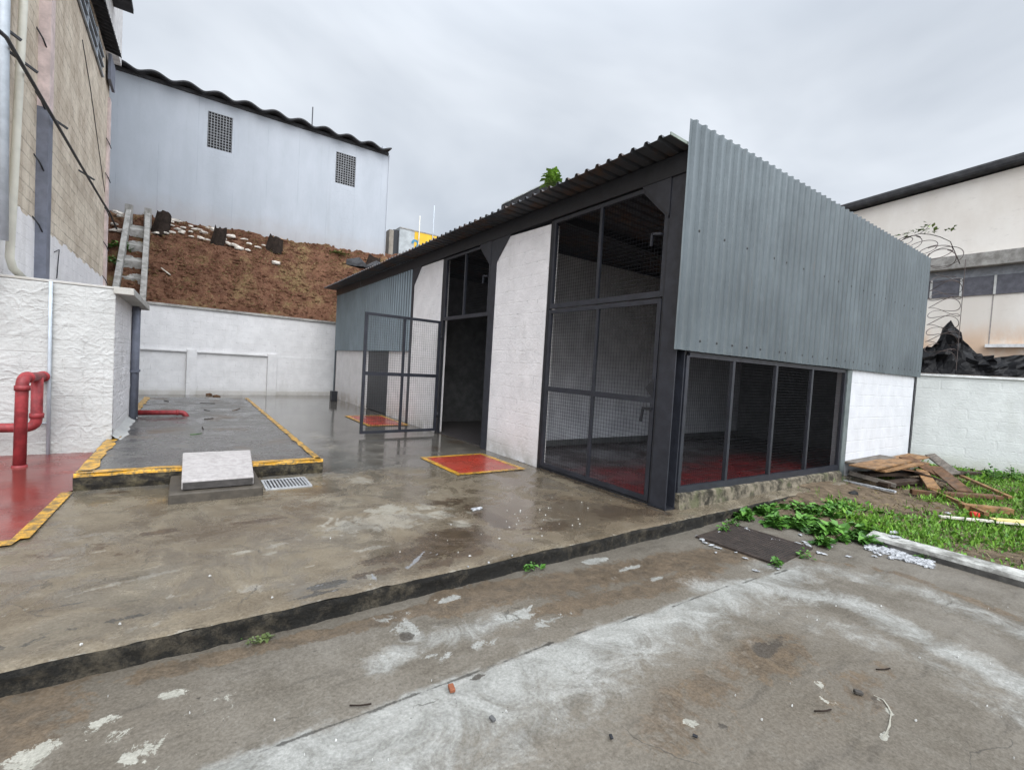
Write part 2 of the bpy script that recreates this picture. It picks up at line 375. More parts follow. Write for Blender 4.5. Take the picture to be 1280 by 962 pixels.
# ------------------------------------------------------------------ ground surfaces
def seg_dist(P, line):
    """distance and signed side of points P (n,2) to a polyline"""
    best = np.full(len(P), 1e9); side = np.zeros(len(P))
    for a, b in zip(line[:-1], line[1:]):
        a = np.array(a[:2]); b = np.array(b[:2]); d = b-a; L = d@d
        t = np.clip(((P-a)@d)/L, 0, 1); q = a + t[:,None]*d; e = np.hypot(*(P-q).T)
        s_ = d[0]*(P[:,1]-a[1]) - d[1]*(P[:,0]-a[0])
        m = e < best; best[m] = e[m]; side[m] = np.sign(s_[m])
    return best, side
def soft(d, wd): return np.exp(-(d/wd)**2)
def lattice(xs, ys, zf):
    X, Y = np.meshgrid(xs, ys, indexing='ij'); P = np.stack([X.ravel(), Y.ravel()], 1)
    Z = zf(P); n, m = len(xs), len(ys)
    mb = MB(); mb.v = [(x, y, z) for (x, y), z in zip(P, Z)]
    i, j = np.meshgrid(np.arange(n-1), np.arange(m-1), indexing='ij'); a = (i*m+j).ravel()
    mb.f = np.stack([a, a+m, a+m+1, a+1], 1).tolist()
    return mb, P
def nz2(P, s, o=0.0): return np.array([noise.noise((x*s+o, y*s-o, o*.7)) for x, y in P])

YZ = -.135
def gy(x, y): v = G(x, y, YZ); return (v.x, v.y)
def gs(x, y): v = G(x, y, 0); return (v.x, v.y)

def concrete(name, kind):
    m = Mat(name, .5, .33)
    nb = m.noise(1.3, 9, .72, dist=.5); nf = m.noise(9, 9, .78, dist=.4); ng = m.noise(60, 6, .75); nd = m.noise(3.2, 9, .76, dist=1.0); nh = m.noise(130, 4, .8)
    def mask(a, lo=.42, hi=.58, k=1.0):
        v = m.math('ADD', m.attr(a), m.math('MULTIPLY', m.math('SUBTRACT', nd, .5), k*1.7))
        v = m.math('ADD', v, m.math('MULTIPLY', m.math('SUBTRACT', nf, .5), k*1.0))
        return m.ramp(v, lo, hi)
    stk = m.noise(5, 7, .7, stretch=(.35,1.6,1))
    if kind == 'yard':
        base = m.mix(m.ramp(nb, .34, .66), (.115,.098,.075), (.205,.182,.148))
        base = m.mix(m.math('MULTIPLY', m.math('MULTIPLY', m.attr('tint'), m.ramp(nb, .25, .6)), .62), base, (.115,.088,.058))
        base = m.mix(m.math('MULTIPLY', m.ramp(nd, .50, .66), .45), base, (.23,.21,.175))
        base = m.mix(m.math('MULTIPLY', m.ramp(stk, .52, .70), .45), base, (.050,.041,.031))
        base = m.mix(m.math('MULTIPLY', mask('brown', .34, .52), .88), base, m.mix(m.ramp(nf, .32, .68), (.058,.038,.020), (.160,.110,.064)))
        base = m.mix(m.math('MULTIPLY', mask('pale', .22, .98, .9), .82), base, m.mix(m.ramp(nd, .3, .7), (.235,.24,.222), (.46,.465,.44)))
        base = m.mix(m.math('MULTIPLY', mask('lime', .47, .55, 1.1), .85), base, m.mix(m.ramp(nf, .3, .68), (.24,.24,.215), (.42,.425,.40)))
        base = m.mix(m.math('MULTIPLY', mask('dark', .42, .52), .85), base, (.042,.033,.025))
        base = m.mix(m.math('MULTIPLY', mask('paint', .52, .55, 1.2), .92), base, m.mix(m.ramp(nf, .35, .6), (.33,.325,.27), (.44,.43,.37)))
        base = m.mix(m.math('MULTIPLY', mask('joint', .55, .70, .6), .85), base, (.03,.028,.024))
        wet = m.math('SUBTRACT', m.math('ADD', m.math('MULTIPLY', m.ramp(nb, .38, .62), .4), m.attr('wet')), m.math('MULTIPLY', m.attr('pale'), .7), clamp=True)
        rlo, rhi = .7, .2
    else:
        base = m.mix(m.ramp(nb, .34, .66), (.130,.098,.060), (.245,.203,.140))
        base = m.mix(m.math('MULTIPLY', m.math('MULTIPLY', m.attr('tint'), m.ramp(nb, .2, .55)), .8), base, (.098,.062,.031))
        far = m.n('ShaderNodeSeparateXYZ'); m.l(m.co(), far.inputs[0])
        fy_ = m.ramp(m.math('ADD', far.outputs[1], m.math('MULTIPLY', m.math('SUBTRACT', nd, .5), 2.0)), 2.7, 3.1)
        base = m.mix(m.math('MULTIPLY', fy_, .8), base, m.mix(m.ramp(nb, .36, .64), (.070,.066,.060), (.175,.168,.155)))
        base = m.mix(m.math('MULTIPLY', m.ramp(nd, .52, .66), .45), base, (.275,.24,.185))
        base = m.mix(m.math('MULTIPLY', m.ramp(stk, .52, .70), .50), base, (.060,.047,.032))
        base = m.mix(m.math('MULTIPLY', mask('pale', .40, .50), .80), base, m.mix(m.ramp(nf, .3, .7), (.235,.208,.16), (.36,.33,.275)))
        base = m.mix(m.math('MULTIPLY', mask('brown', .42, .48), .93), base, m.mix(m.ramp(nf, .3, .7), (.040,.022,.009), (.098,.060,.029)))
        base = m.mix(m.math('MULTIPLY', mask('lime', .47, .53, 1.1), .88), base, m.mix(m.ramp(nf, .3, .68), (.25,.225,.175), (.37,.345,.285)))
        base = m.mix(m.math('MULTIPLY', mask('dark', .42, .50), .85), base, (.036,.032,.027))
        base = m.mix(m.math('MULTIPLY', mask('paint', .50, .55, 1.0), .9), base, (.34,.35,.37))  # on the slab this mask lays pale blue-grey patches at the puddle spots
        base = m.mix(m.math('MULTIPLY', mask('joint', .55, .70, .6), .7), base, (.04,.036,.03))
        wet = m.math('SUBTRACT', m.math('ADD', m.math('MULTIPLY', m.ramp(m.noise(1.9, 7, .7, dist=.7), .42, .58), .8), m.attr('wet')), m.math('MULTIPLY', m.attr('pale'), .35), clamp=True)
        rlo, rhi = .50, .05
    wet = m.math('SUBTRACT', wet, m.math('MULTIPLY', m.ramp(nf, .55, .7), .3), clamp=True)
    base = m.mix(m.math('MULTIPLY', wet, .34 if kind == 'slab' else .25), base, (.012,.009,.005))
    crk = m.math('MULTIPLY', m.math('LESS_THAN', m.n_edge(.6), .0022), m.ramp(m.noise(.9, 4), .54, .58))
    base = m.mix(m.math('MULTIPLY', crk, .6), base, (.025,.022,.018))
    base = m.mix(m.ramp(ng, .28, .74), m.mix(.42, base, (.02,.017,.013)), m.mix(.10, base, (.40,.385,.35)))
    base = m.mix(m.math('MULTIPLY', m.ramp(nh, .64, .76), .35), base, (.38,.37,.34))
    base = m.mix(m.math('MULTIPLY', m.ramp(m.vor(23), .10, .04), m.ramp(m.noise(2.7, 4), .5, .6)), base, (.05,.045,.04))
    m.color(base); m.rough(m.lerp(wet, rlo, rhi)); m.l(m.lerp(wet, .22, .75), m.b.inputs['Specular IOR Level'])
    x = m.n('ShaderNodeBump'); x.inputs['Distance'].default_value = .012
    m.l(m.lerp(wet, .55, .06), x.inputs['Strength']); m.l(m.math('ADD', m.math('MULTIPLY', ng, .6), m.math('MULTIPLY', nf, .9)), x.inputs['Height'])
    m.h = x.outputs[0]; m.l(m.h, m.b.inputs['Normal'])
    return m.m
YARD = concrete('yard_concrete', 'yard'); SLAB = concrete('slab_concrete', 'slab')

# far ground sheet to the horizon
mb = MB().grid([[(x, y, -.42) for y in (-300, -40, -6, 40, 300)] for x in (-300, -40, 20, 60, 300)])
FAR = plain('distant_earth', (.16,.13,.10), .9, .4, .3)
struct('ground', mb, FAR)

# lower yard
xs = np.concatenate([np.linspace(-40, -7, 20), np.arange(-6.96, 1.66, .04), np.linspace(1.9, 30, 12)])
ys = np.concatenate([np.linspace(-40, -5.6, 16), np.arange(-5.5, -.14, .04)])
def yz(P): return YZ + .012*nz2(P, .7) + .004*nz2(P, 3.0, 5)
mb, P = lattice(xs, ys, yz)
J = [gy(*q) for q in ((250,962),(400,912),(475,886),(524,863),(626,830),(724,792),(840,757),(926,728),(985,712))]
dj, sj = seg_dist(P, J)
below = (sj < 0)
A = {k: np.zeros(len(P)) for k in ('pale','brown','dark','paint','joint','wet','lime','tint')}
Bx = P[:,0]
wj = np.clip(.62 - (P[:,0]+3.2)*.12, .22, .75)
A['pale'] = np.where(below, np.exp(-(dj/wj)**1.5)*1.0, np.exp(-(dj/.05)**2)*.5)
fade = np.clip((P[:,0]+4.5)/.8, 0, 1)
def blob(key, lst, f):
    for (x, y, rx, ry, s_) in lst:
        c = np.array(f(x, y)); d = np.sqrt(((P[:,0]-c[0])/rx)**2 + ((P[:,1]-c[1])/ry)**2); A[key] = np.maximum(A[key], s_*np.exp(-d**2))
def stroke(key, pts, wd, s_, f):
    d, _ = seg_dist(P, [f(*q) for q in pts]); A[key] = np.maximum(A[key], s_*soft(d, wd))
stroke('pale', [(880,735),(960,735),(1060,750),(1160,800),(1280,862)], .22, .74, gy)
stroke('pale', [(960,708),(1040,712),(1160,742),(1280,790)], .22, .60, gy)
stroke('pale', [(1020,775),(1140,820),(1275,890)], .22, .5, gy)
stroke('pale', [(640,770),(580,790),(520,800),(480,830)], .13, .72, gy)
blob('lime', [(650,768,.34,.12,.62),(690,775,.2,.08,.6),(510,785,.12,.16,.62),(545,820,.14,.12,.5),(490,770,.2,.05,.6),(560,748,.11,.035,1.0),(745,700,.20,.07,.85),(790,708,.18,.045,.75),(765,722,.14,.05,.6),(822,722,.09,.035,.8),(600,805,.2,.06,.5),(450,772,.25,.05,.45),(1000,712,.2,.05,.4)], gy)
blob('pale', [(560,930,.5,.3,.55),(640,880,.6,.3,.5),(420,950,.5,.2,.8),(330,890,.5,.12,.3),(890,765,.06,.03,.9)], gy)
stroke('brown', [(180,846),(300,815),(450,780),(560,752)], .085, .85, gy)
stroke('brown', [(560,752),(640,738),(740,722),(840,700),(930,690)], .22, .80, gy)
stroke('brown', [(700,760),(800,738),(880,720)], .14, .75, gy)
stroke('brown', [(1020,700),(1120,715),(1280,775)], .09, .5, gy)
blob('brown', [(690,760,.30,.10,.8),(870,715,.5,.12,.8),(960,818,.40,.20,.72),(870,860,.6,.22,.55),(1080,860,.6,.2,.45),(840,900,.5,.3,.42),(20,905,.35,.25,.7),(60,860,.5,.12,.5),(1000,690,.3,.2,.5),(830,770,.15,.04,.8),(730,790,.12,.04,.6)], gy)
blob('dark', [(965,808,.20,.07,.80),(508,795,.045,.06,1.0),(598,845,.05,.025,1.0),(690,802,.10,.025,.7),(1100,870,.25,.08,.4),(900,905,.05,.03,.7),(255,868,.3,.03,.5),(470,868,.2,.02,.5)], gy)
blob('paint', [(125,905,.12,.07,.72),(185,935,.12,.10,.70),(215,868,.09,.06,.62),(280,895,.10,.05,.62),(150,918,.24,.14,.42),(240,890,.26,.14,.40),(105,880,.16,.08,.40),(230,945,.22,.08,.44),(865,900,.055,.035,.9),(545,750,.05,.02,.6),(1040,870,.25,.14,.34),(420,812,.1,.03,.4),(40,945,.2,.1,.4)], gy)
stroke('paint', [(1090,868),(1112,885),(1114,902),(1104,922)], .010, .85, gy)
A['joint'] = np.maximum(A['joint'], soft(dj, .03)*.72)
blob('tint', [(1000,880,1.1,.5,1),(860,870,.7,.35,.9),(960,815,.5,.25,1),(100,900,.6,.4,.8),(30,880,.6,.4,.8),(800,730,1.4,.3,1),(1100,900,.8,.5,.7)], gy)
stroke('joint', [(0,880),(120,866),(300,838),(440,800)], .012, .6, gy)
A['wet'] = np.clip(1-(-.25-P[:,1])/.5, 0, 1)*.5
stroke('wet', [(700,740),(800,710),(920,690)], .2, .4, gy)
struct('yard', mb, YARD, smooth=True, attrs=A)

# upper slab: top sheet and a broken edge down to the yard
xs = np.concatenate([np.linspace(-40, -7, 16), np.arange(-6.96, .3, .04), np.linspace(.4, 8.3, 60)])
ys = np.concatenate([[-.285], np.arange(-.25, 6, .04), np.linspace(6.1, 17.5, 70)])
edge = lambda x: -.285 + .020*noise.noise((x*1.7, 3, 1)) + .010*noise.noise((x*6, 7, 1)) + .004*noise.noise((x*17, 7, 2))
def sz(P): return .006*nz2(P, .6, 2)*np.clip((P[:,1]+.3)*2, 0, 1) - .012*soft(P[:,1]+.285, .02)*(1+nz2(P, 9, 1))
mb, P = lattice(xs, ys, sz)
m_ = len(ys)
for i, x in enumerate(xs):
    v = mb.v[i*m_]; mb.v[i*m_] = (v[0], edge(x), v[2])
A = {k: np.zeros(len(P)) for k in ('pale','brown','dark','paint','joint','wet','lime','tint')}
blob('pale', [(480,650,.55,.35,.72),(530,640,.4,.4,.62),(430,665,.5,.25,.55),(575,655,.14,.2,.7),(300,690,.10,.03,.75),(335,692,.06,.03,.75),(465,685,.25,.05,.7),(385,708,.07,.02,.7),(310,735,.12,.08,.55),(230,742,.2,.04,.5),(420,560,.25,.6,.55),(450,600,.3,.3,.5),(400,545,.25,.8,.5),(470,555,.2,.3,.5),(380,625,.5,.06,.45),(690,650,.3,.1,.4)], gs)
stroke('pale', [(60,700),(160,682)], .012, .75, gs)
stroke('pale', [(0,770),(120,735),(250,705),(400,668),(520,640)], .035, .50, gs)
stroke('pale', [(120,800),(260,760),(420,715)], .05, .42, gs)
blob('lime', [(480,638,.45,.22,.66),(530,640,.3,.30,.60),(440,655,.3,.15,.5),(575,655,.10,.16,.62),(585,640,.05,.1,.7),(540,618,.25,.25,.45),(410,690,.3,.03,.5),(465,720,.05,.06,.7),(335,692,.06,.03,.8),(300,690,.10,.03,.75),(385,707,.07,.02,.7),(240,745,.1,.03,.4),(305,620,.25,.06,.5),(360,610,.1,.05,.6),(650,655,.06,.05,.5)], gs)
blob('brown', [(520,692,.40,.15,.85),(480,700,.2,.1,.8),(572,672,.34,.30,1.0),(610,645,.14,.5,.9),(590,690,.3,.12,.8),(545,705,.2,.07,.8),(560,628,.3,.2,.6),(470,716,.25,.06,.8),(330,650,.35,.06,.7),(200,664,.22,.10,.7),(160,690,.2,.06,.5),(690,658,.5,.2,.55),(770,640,.5,.3,.65),(810,640,.2,.2,.7),(700,625,.35,.35,.5),(540,560,.5,.6,.5),(150,615,.3,.08,.6),(570,552,.3,.5,.6),(90,690,.5,.2,.4)], gs)
blob('dark', [(410,730,.16,.045,.95),(395,742,.20,.03,.8),(425,727,.06,.03,.9),(160,772,.5,.05,.5),(60,760,.6,.04,.45),(218,770,.05,.015,.8),(30,800,.3,.12,.4),(320,765,.2,.02,.5),(560,540,.5,.9,.45),(440,520,.2,.9,.4),(150,640,.1,.1,.5)], gs)
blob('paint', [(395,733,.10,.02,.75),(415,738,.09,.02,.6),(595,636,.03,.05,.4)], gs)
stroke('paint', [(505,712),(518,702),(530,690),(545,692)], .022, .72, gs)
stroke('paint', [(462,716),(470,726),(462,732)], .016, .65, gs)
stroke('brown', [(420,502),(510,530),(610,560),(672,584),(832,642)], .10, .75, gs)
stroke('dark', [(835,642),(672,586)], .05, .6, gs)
blob('tint', [(720,640,.9,.6,1),(640,640,.5,.7,1),(560,680,.7,.35,1),(780,640,.7,.5,1),(300,660,.7,.25,.8),(120,690,.8,.3,.5),(620,590,.4,.8,.7)], gs)
stroke('joint', [(410,612),(530,601),(600,597)], .035, .62, gs)
A['pale'] = np.maximum(A['pale'], .42*soft(P[:,1]+.285, .022))
A['wet'] = np.clip(.16 + .75*np.clip((P[:,1]-2)/3, 0, 1), 0, 1)
blob('wet', [(530,700,.2,.08,1),(410,733,.2,.06,1),(610,640,.25,.8,.8),(660,640,.3,.5,.8),(740,640,.5,.4,.7),(260,665,.3,.3,.7)], gs)
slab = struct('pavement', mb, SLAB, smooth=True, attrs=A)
mb = MB(); rows = []
xe = np.arange(-12, 3.4, .035)
for k, (dy, z) in enumerate(((-.004,-.006),(-.012,-.03),(.0,-.07),(.006,-.115),(-.015,-.17))):
    rows.append([(x, edge(x)+dy+.018*noise.noise((x*9, z*30, k))*(k>0)+.012*noise.noise((x*23, z*50, k))*(k>0), z-.004+(.010*noise.noise((x*8, 1, k)) if k else 0)) for x in xe])
mb.grid(list(map(list, zip(*rows))))
struct('pavement_edge', mb, CONCD, smooth=True)

# indoor and outdoor floor paint
def quad(pts, z, nx=1): return MB().add([(x, y, z) for x, y in pts], [tuple(range(len(pts)))])
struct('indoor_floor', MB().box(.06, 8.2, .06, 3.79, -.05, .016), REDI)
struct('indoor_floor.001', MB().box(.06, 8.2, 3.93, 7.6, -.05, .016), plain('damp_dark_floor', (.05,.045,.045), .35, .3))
struct('red_floor_marking', quad([(-9,1.62),(-5.44,1.62),(-5.42,2.98),(-5.372,3.05),(-5.372,5.2),(-9,5.2)], .010), REDF)
mb = MB()
mb.add([(-9,1.50,.014),(-5.47,1.50,.014),(-5.45,1.62,.014),(-9,1.62,.014)], [(0,1,2,3)])
mb.add([(-5.50,1.62,.014),(-5.40,1.62,.014),(-5.36,2.98,.014),(-5.45,2.98,.014)], [(0,1,2,3)])
struct('yellow_floor_line', mb, YELLOW)
def patch(x0, x1, y0, y1, nm):
    struct('red_floor_patch'+nm, quad([(x0,y0),(x1,y0),(x1,y1),(x0,y1)], .010), REDB)
    b = .085; mb = MB()
    for q in ((x0-b,x1+b,y0-b,y0),(x0-b,x1+b,y1,y1+b),(x0-b,x0,y0,y1),(x1,x1+b,y0,y1)):
        mb.add([(q[0],q[2],.012),(q[1],q[2],.012),(q[1],q[3],.012),(q[0],q[3],.012)], [(0,1,2,3)])
    struct('yellow_patch_border'+nm, mb, YELLOWN)
patch(-1.34, -.36, 2.36, 3.46, ''); patch(-1.02, -.2, 7.2, 9.0, '.001')

# soil by the white wall
def soilz(P):
    x, y = P[:,0], P[:,1]
    z = np.full(len(P), -.055)
    z += .075*soft(np.hypot((x-3.4)/1.2, (y+.15)/.45), 1)
    z = np.where(x < 2.4, z - np.clip((2.4-x)/1.2, 0, 1)*.085*np.clip((y+1.25)/.3, 0, 1), z)
    z -= .10*np.clip((1.25-x)/.45, 0, 1)
    z += .018*nz2(P, 1.6) + .010*nz2(P, 6, 3) + .004*nz2(P, 20, 1)
    return z
mb, P = lattice(np.arange(.75, 12, .06), np.arange(-6, .95, .06), soilz)
keep = [f for f in mb.f if not (mb.v[f[0]][0] < 1.66 and mb.v[f[0]][1] < -1.3) and not (mb.v[f[0]][1] > -.3 and mb.v[f[0]][0] < 3.0) and not (mb.v[f[0]][1] > -.06 and mb.v[f[0]][0] < 8.0)]
mb.f = keep
SOIL = Mat('damp_soil', .9, .2)
SOIL.color(SOIL.mix(SOIL.ramp(SOIL.noise(7, 8, .75), .3, .7), (.055,.040,.026), (.20,.15,.10))); SOIL.bump(SOIL.noise(40, 7, .75), .9, .02)
struct('soil', mb, SOIL.m, smooth=True)

# right kerb
mb = MB(); ks = np.arange(-6.0, -1.36, .05); rows = []
for y in ks:
    o = .008*noise.noise((y*3, 1, 2)); x0 = 1.52+o+.03*(y+1.38)*.5
    e = .02*math.exp(-((y+1.38)/.06)**2)
    rows.append([(x0+e, y, -.2), (x0+e-.004+.004*noise.noise((y*11,2,3)), y, -.075), (x0+.018+e, y, -.042-e+.004*noise.noise((y*9,4,3))), (x0+.22, y, -.034+.005*noise.noise((y*7,1,1))), (x0+.245, y, -.2)])
mb.grid(rows); mb.add(rows[-1], [(0,1,2,3,4)])
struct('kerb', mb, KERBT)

# ------------------------------------------------------------------ embankment
BW0, BW1 = Vector((-8.2, 14.85, 0)), Vector((9.0, 17.0, 0))      # back perimeter wall line
def bwy(x): return BW0.y + (x-BW0.x)*(BW1.y-BW0.y)/(BW1.x-BW0.x)
def emb_z(x, y):
    t = (y - bwy(x) - .1)/(20 - bwy(x) - .1); t = max(0, min(1.25, t)); top = 6.55 + .02*(x+7)
    return 2.72 + (top-2.72)*t**.95
def bankn(x, y): return .14*noise.noise((x*.9, y*.9, 0)) - .10*max(0, .35-abs(noise.noise((x*1.6+.3*noise.noise((y*2, x, 1)), y*.35, 12))))/.35 + .06*noise.noise((x*2.6, y*2.6, 4)) + .045*noise.noise((x*7, y*7, 2)) + .03*noise.noise((x*15, y*15, 2))
mb = MB(); rows = []
for x in np.arange(-9.5, 14.5, .09):
    row = []
    for y in np.concatenate([np.linspace(bwy(x)+.05, 20.2, 70), [24, 40]]):
        n_ = bankn(x, y)
        n_ *= min(1, (y-bwy(x))/.4)
        row.append((x, y, (emb_z(x, y) if y < 21 else emb_z(x, 20.2)) + n_))
    rows.append(row)
mb.grid(rows)
EARTH = Mat('red_brown_earth', .95, .15)
_n = EARTH.noise(1.6, 8, .75)
_c = EARTH.mix(EARTH.ramp(_n, .3, .7), (.085,.036,.021), (.20,.098,.060))
_c = EARTH.mix(EARTH.math('MULTIPLY', EARTH.ramp(EARTH.noise(24, 7, .8), .55, .66), .75), _c, (.30,.22,.12))
_c = EARTH.mix(EARTH.math('MULTIPLY', EARTH.ramp(EARTH.noise(.8, 5, .7), .5, .66), EARTH.math('MULTIPLY', EARTH.ramp(EARTH.noise(13, 6, .8), .42, .6), .8)), _c, (.21,.185,.075))
_c = EARTH.mix(EARTH.math('MULTIPLY', EARTH.ramp(EARTH.noise(33, 5, .7), .66, .7), .8), _c, (.5,.45,.36))
EARTH.color(_c); EARTH.bump(EARTH.noise(14, 8, .8), 1, .09)
struct('embankment', mb, EARTH.m)

# ------------------------------------------------------------------ back perimeter wall
d_ = (BW1-BW0).normalized(); nrm = Vector((d_.y, -d_.x, 0))         # towards the yard
def along(t, off=0, z=0): return BW0 + d_*t + nrm*off + Vector((0, 0, z))
def wbox(mb, t0, t1, o0, o1, z0, z1):
    return mb.prism([along(t0,o0,z0), along(t1,o0,z0), along(t1,o0,z1), along(t0,o0,z1)], nrm*(o1-o0))
def t_of(px, py):   # wall parameter seen at a pixel
    d = ray(px, py); k = ((BW0-CAM).dot(nrm))/d.dot(nrm); return (CAM + d*k - BW0).dot(d_), (CAM+d*k).z
pw = thing('perimeter_wall', 'long dusty white block wall below the red earth bank with low piers', 'wall', tuple(along(5)))
build('wall', wbox(MB(), 0, 17, -.2, 0, -.2, 2.80), WHITE_BACK, pw)
build('coping', wbox(MB(), 0, 17, -.23, .05, 2.80, 2.88), CONC, pw, bevel=.01)
lt, lz = t_of(170, 435)
build('ledge', wbox(MB(), 0, t_of(345,449)[0]+.02, .0, .07, lz-.03, lz+.02), WHITE_BACK, pw)
build('lower_facing', wbox(MB(), t_of(345,449)[0]+.02, 14, .0, .03, -.1, lz-.02), WHITE_BACK, pw)
for a, b in (((233,440),(245,495)), ((334,445),(345,494))):
    build('pier', wbox(MB(), t_of(*a)[0], t_of(b[0], a[1])[0]+.02, .0, .11, -.1, lz+.06), WHITE_BACK, pw, bevel=.01)
build('footing', wbox(MB(), 0, 15, .031, .05, -.05, .14), block_paint('damp_white_footing', (.6,.58,.56), dirtz=.3), pw)

# ------------------------------------------------------------------ drainage chute on the bank
ch = thing('drainage_chute', 'stepped concrete drainage chute running up the earth bank', 'drain', (-6.0, 17, 4))
c_b = [Vector((-6.33, 15.45, 3.02)), Vector((-5.66, 15.5, 3.02))]
c_t = [Vector((-6.38, 19.1, 6.28)), Vector((-5.83, 19.15, 6.28))]
cs = (c_t[0]-c_b[0]).normalized(); upn = Vector((0, -cs.z, cs.y)).normalized()
for k in range(2):
    build('side_rail', MB().bar(c_b[k]-cs*.4, c_t[k], .155, .36, upn), CONC, ch, bevel=.015)
    p = c_t[k]; build('end_post', MB().box(p.x-.11, p.x+.11, p.y-.13, p.y+.13, p.z-.4, p.z+.32), CONC, ch, bevel=.01)
for k in range(5):
    t0, t1 = k/5, (k+1)/5
    a = (c_b[0].lerp(c_t[0], t0)+c_b[1].lerp(c_t[1], t0))/2; b = (c_b[0].lerp(c_t[0], t1)+c_b[1].lerp(c_t[1], t1))/2
    build('step', MB().prism([(a.x-.26,a.y,a.z-.28),(a.x-.26,b.y+.05,a.z+.10),(a.x-.26,b.y+.05,a.z+.30),(a.x-.26,a.y,a.z-.02)], (.52,0,0)), CONC, ch, bevel=.008)

# ------------------------------------------------------------------ blue warehouse on the bank
bw = thing('blue_warehouse', 'big pale blue warehouse wall with wavy dark roof edge above the earth bank', 'building', (-2, 20, 6.5))
TOPZ = 11.62
x0, x1 = -12.0, 3.45
VENTS = []
for a, b in (((261,137),(289,190)), ((421,188),(443,233))):
    p, q = atY(*a, 20), atY(*b, 20); VENTS.append((p.x, q.x, q.z-.05, p.z-.05))
# front wall with two vent holes, butted panels
mb = MB(); edges = [x0, VENTS[0][0], VENTS[0][1], VENTS[1][0], VENTS[1][1], x1]
for i in range(5):
    if i in (1, 3):
        v = VENTS[i//2]; mb.box(edges[i], edges[i+1], 20, 20.25, 5.4, v[2]); mb.box(edges[i], edges[i+1], 20, 20.25, v[3], TOPZ)
    else: mb.box(edges[i], edges[i+1], 20, 20.25, 5.4, TOPZ)
mb.box(x1-.25, x1, 20.25, 32, 5.4, TOPZ+.5); mb.box(x0, x1, 31.8, 32, 5.4, TOPZ+.5)
build('wall', mb, BLUE, bw)
for i, v in enumerate(VENTS):
    vm = MB(); nx, nz_ = 8, 13
    for k in range(nx+1):
        x = v[0] + (v[1]-v[0])*k/nx; vm.box(x-.016, x+.016, 20.0, 20.2, v[2], v[3])
    for k in range(nz_+1):
        z = v[2] + (v[3]-v[2])*k/nz_; vm.box(v[0], v[1], 20.005, 20.195, z-.016, z+.016)
    vb = build('vent', vm, plain('grey_vent_block', (.20,.205,.215), .8), bw)
    build('vent_back', MB().box(v[0], v[1], 20.6, 20.62, v[2], v[3]), DARK2, vb)
    gm = MB(); zb = v[2]-.06; hgt = 2.9 if i == 0 else 3.0           # bricked-up opening below, blocks just visible
    rows_ = 18
    for r_ in range(rows_):
        for c_ in range(6):
            w_ = (v[1]-v[0]+.2)/6; xx = v[0]-.1 + c_*w_ + (w_/2 if r_ % 2 else 0); zz = zb - (r_+1)*hgt/rows_
            if random.random() < .85: gm.box(xx, min(xx+w_-.02, v[1]+.12), 19.9985-.0015*random.random(), 20.0, zz, zz+hgt/rows_-.022)
    build('blocked_opening', gm, BLUE, bw)
mb = MB(); rows = []
per = 1.03
for x in np.arange(x0, x1+.02, .05):
    u = ((x+.12)/per) % 1; z = TOPZ + .10 + .17*(.5-.5*math.cos(2*math.pi*u))**.8
    rows.append([(x, 19.62, z-.055), (x, 19.62, z), (x, 32.5, z+.5), (x, 32.5, z+.44), (x, 19.62, z-.055)])
mb.grid(rows)
build('roof', mb, ROOFD, bw, smooth=False)
build('eave_board', MB().box(x0, x1-.03, 19.93, 20.2, TOPZ, TOPZ+.13), ROOFD, bw)
build('flashing', MB().box(x1-.001, x1+.03, 19.96, 20.0, 5.5, TOPZ+.02), BLUE, bw)
p = atY(390, 158, 24)
tag(build('roof_antenna', MB().tube([(p.x, 24, 11.9), (p.x, 24, p.z+1.0)], .03, 6), DUCT), 'thin lone antenna rod on the blue warehouse roof', 'antenna')

# ------------------------------------------------------------------ beige building at left
XB = -6.5
bb = thing('beige_building', 'tall unpainted beige block building with white painted foot at left edge', 'building', (XB, 10, 0))
e_ = atX(137, 110, XB).y
wl0, wl1 = atX(95, 0, XB), atX(127, 95, XB); zl = (wl0.z+wl1.z)/2
build('wall', MB().box(XB-10, XB, 4.9, e_, 2.2, zl+.95), BEIGE, bb)
wz = (atX(0, 250, XB).z + atX(122, 335, XB).z)/2
mb = MB(); rows = []
for y in np.arange(4.9, e_-.16, .06):
    k = .05*noise.noise((y*1.3, 1, 1)) + .03*noise.noise((y*6, 1, 3)) + .04*(int(y/.4) % 2)
    rows.append([(XB+.006, y, 2.2), (XB+.006, y, wz-.05+k)])
mb.grid(rows); build('painted_foot', mb, WHITE_BLOCK, bb)
py0 = atX(64, 100, XB+.15).y
for z0, z1, mt in ((2.2, atX(64, 138, XB+.15).z, BLUEGREY), (atX(64, 138, XB+.15).z, zl+1, PINK)):
    build('pilaster', MB().box(XB, XB+.14, py0-.02, py0+.24, z0, z1), mt, bb)
build('corner_trim', MB().box(XB+.001, XB+.05, e_-.30, e_+.02, 2.2, zl), PINK, bb)
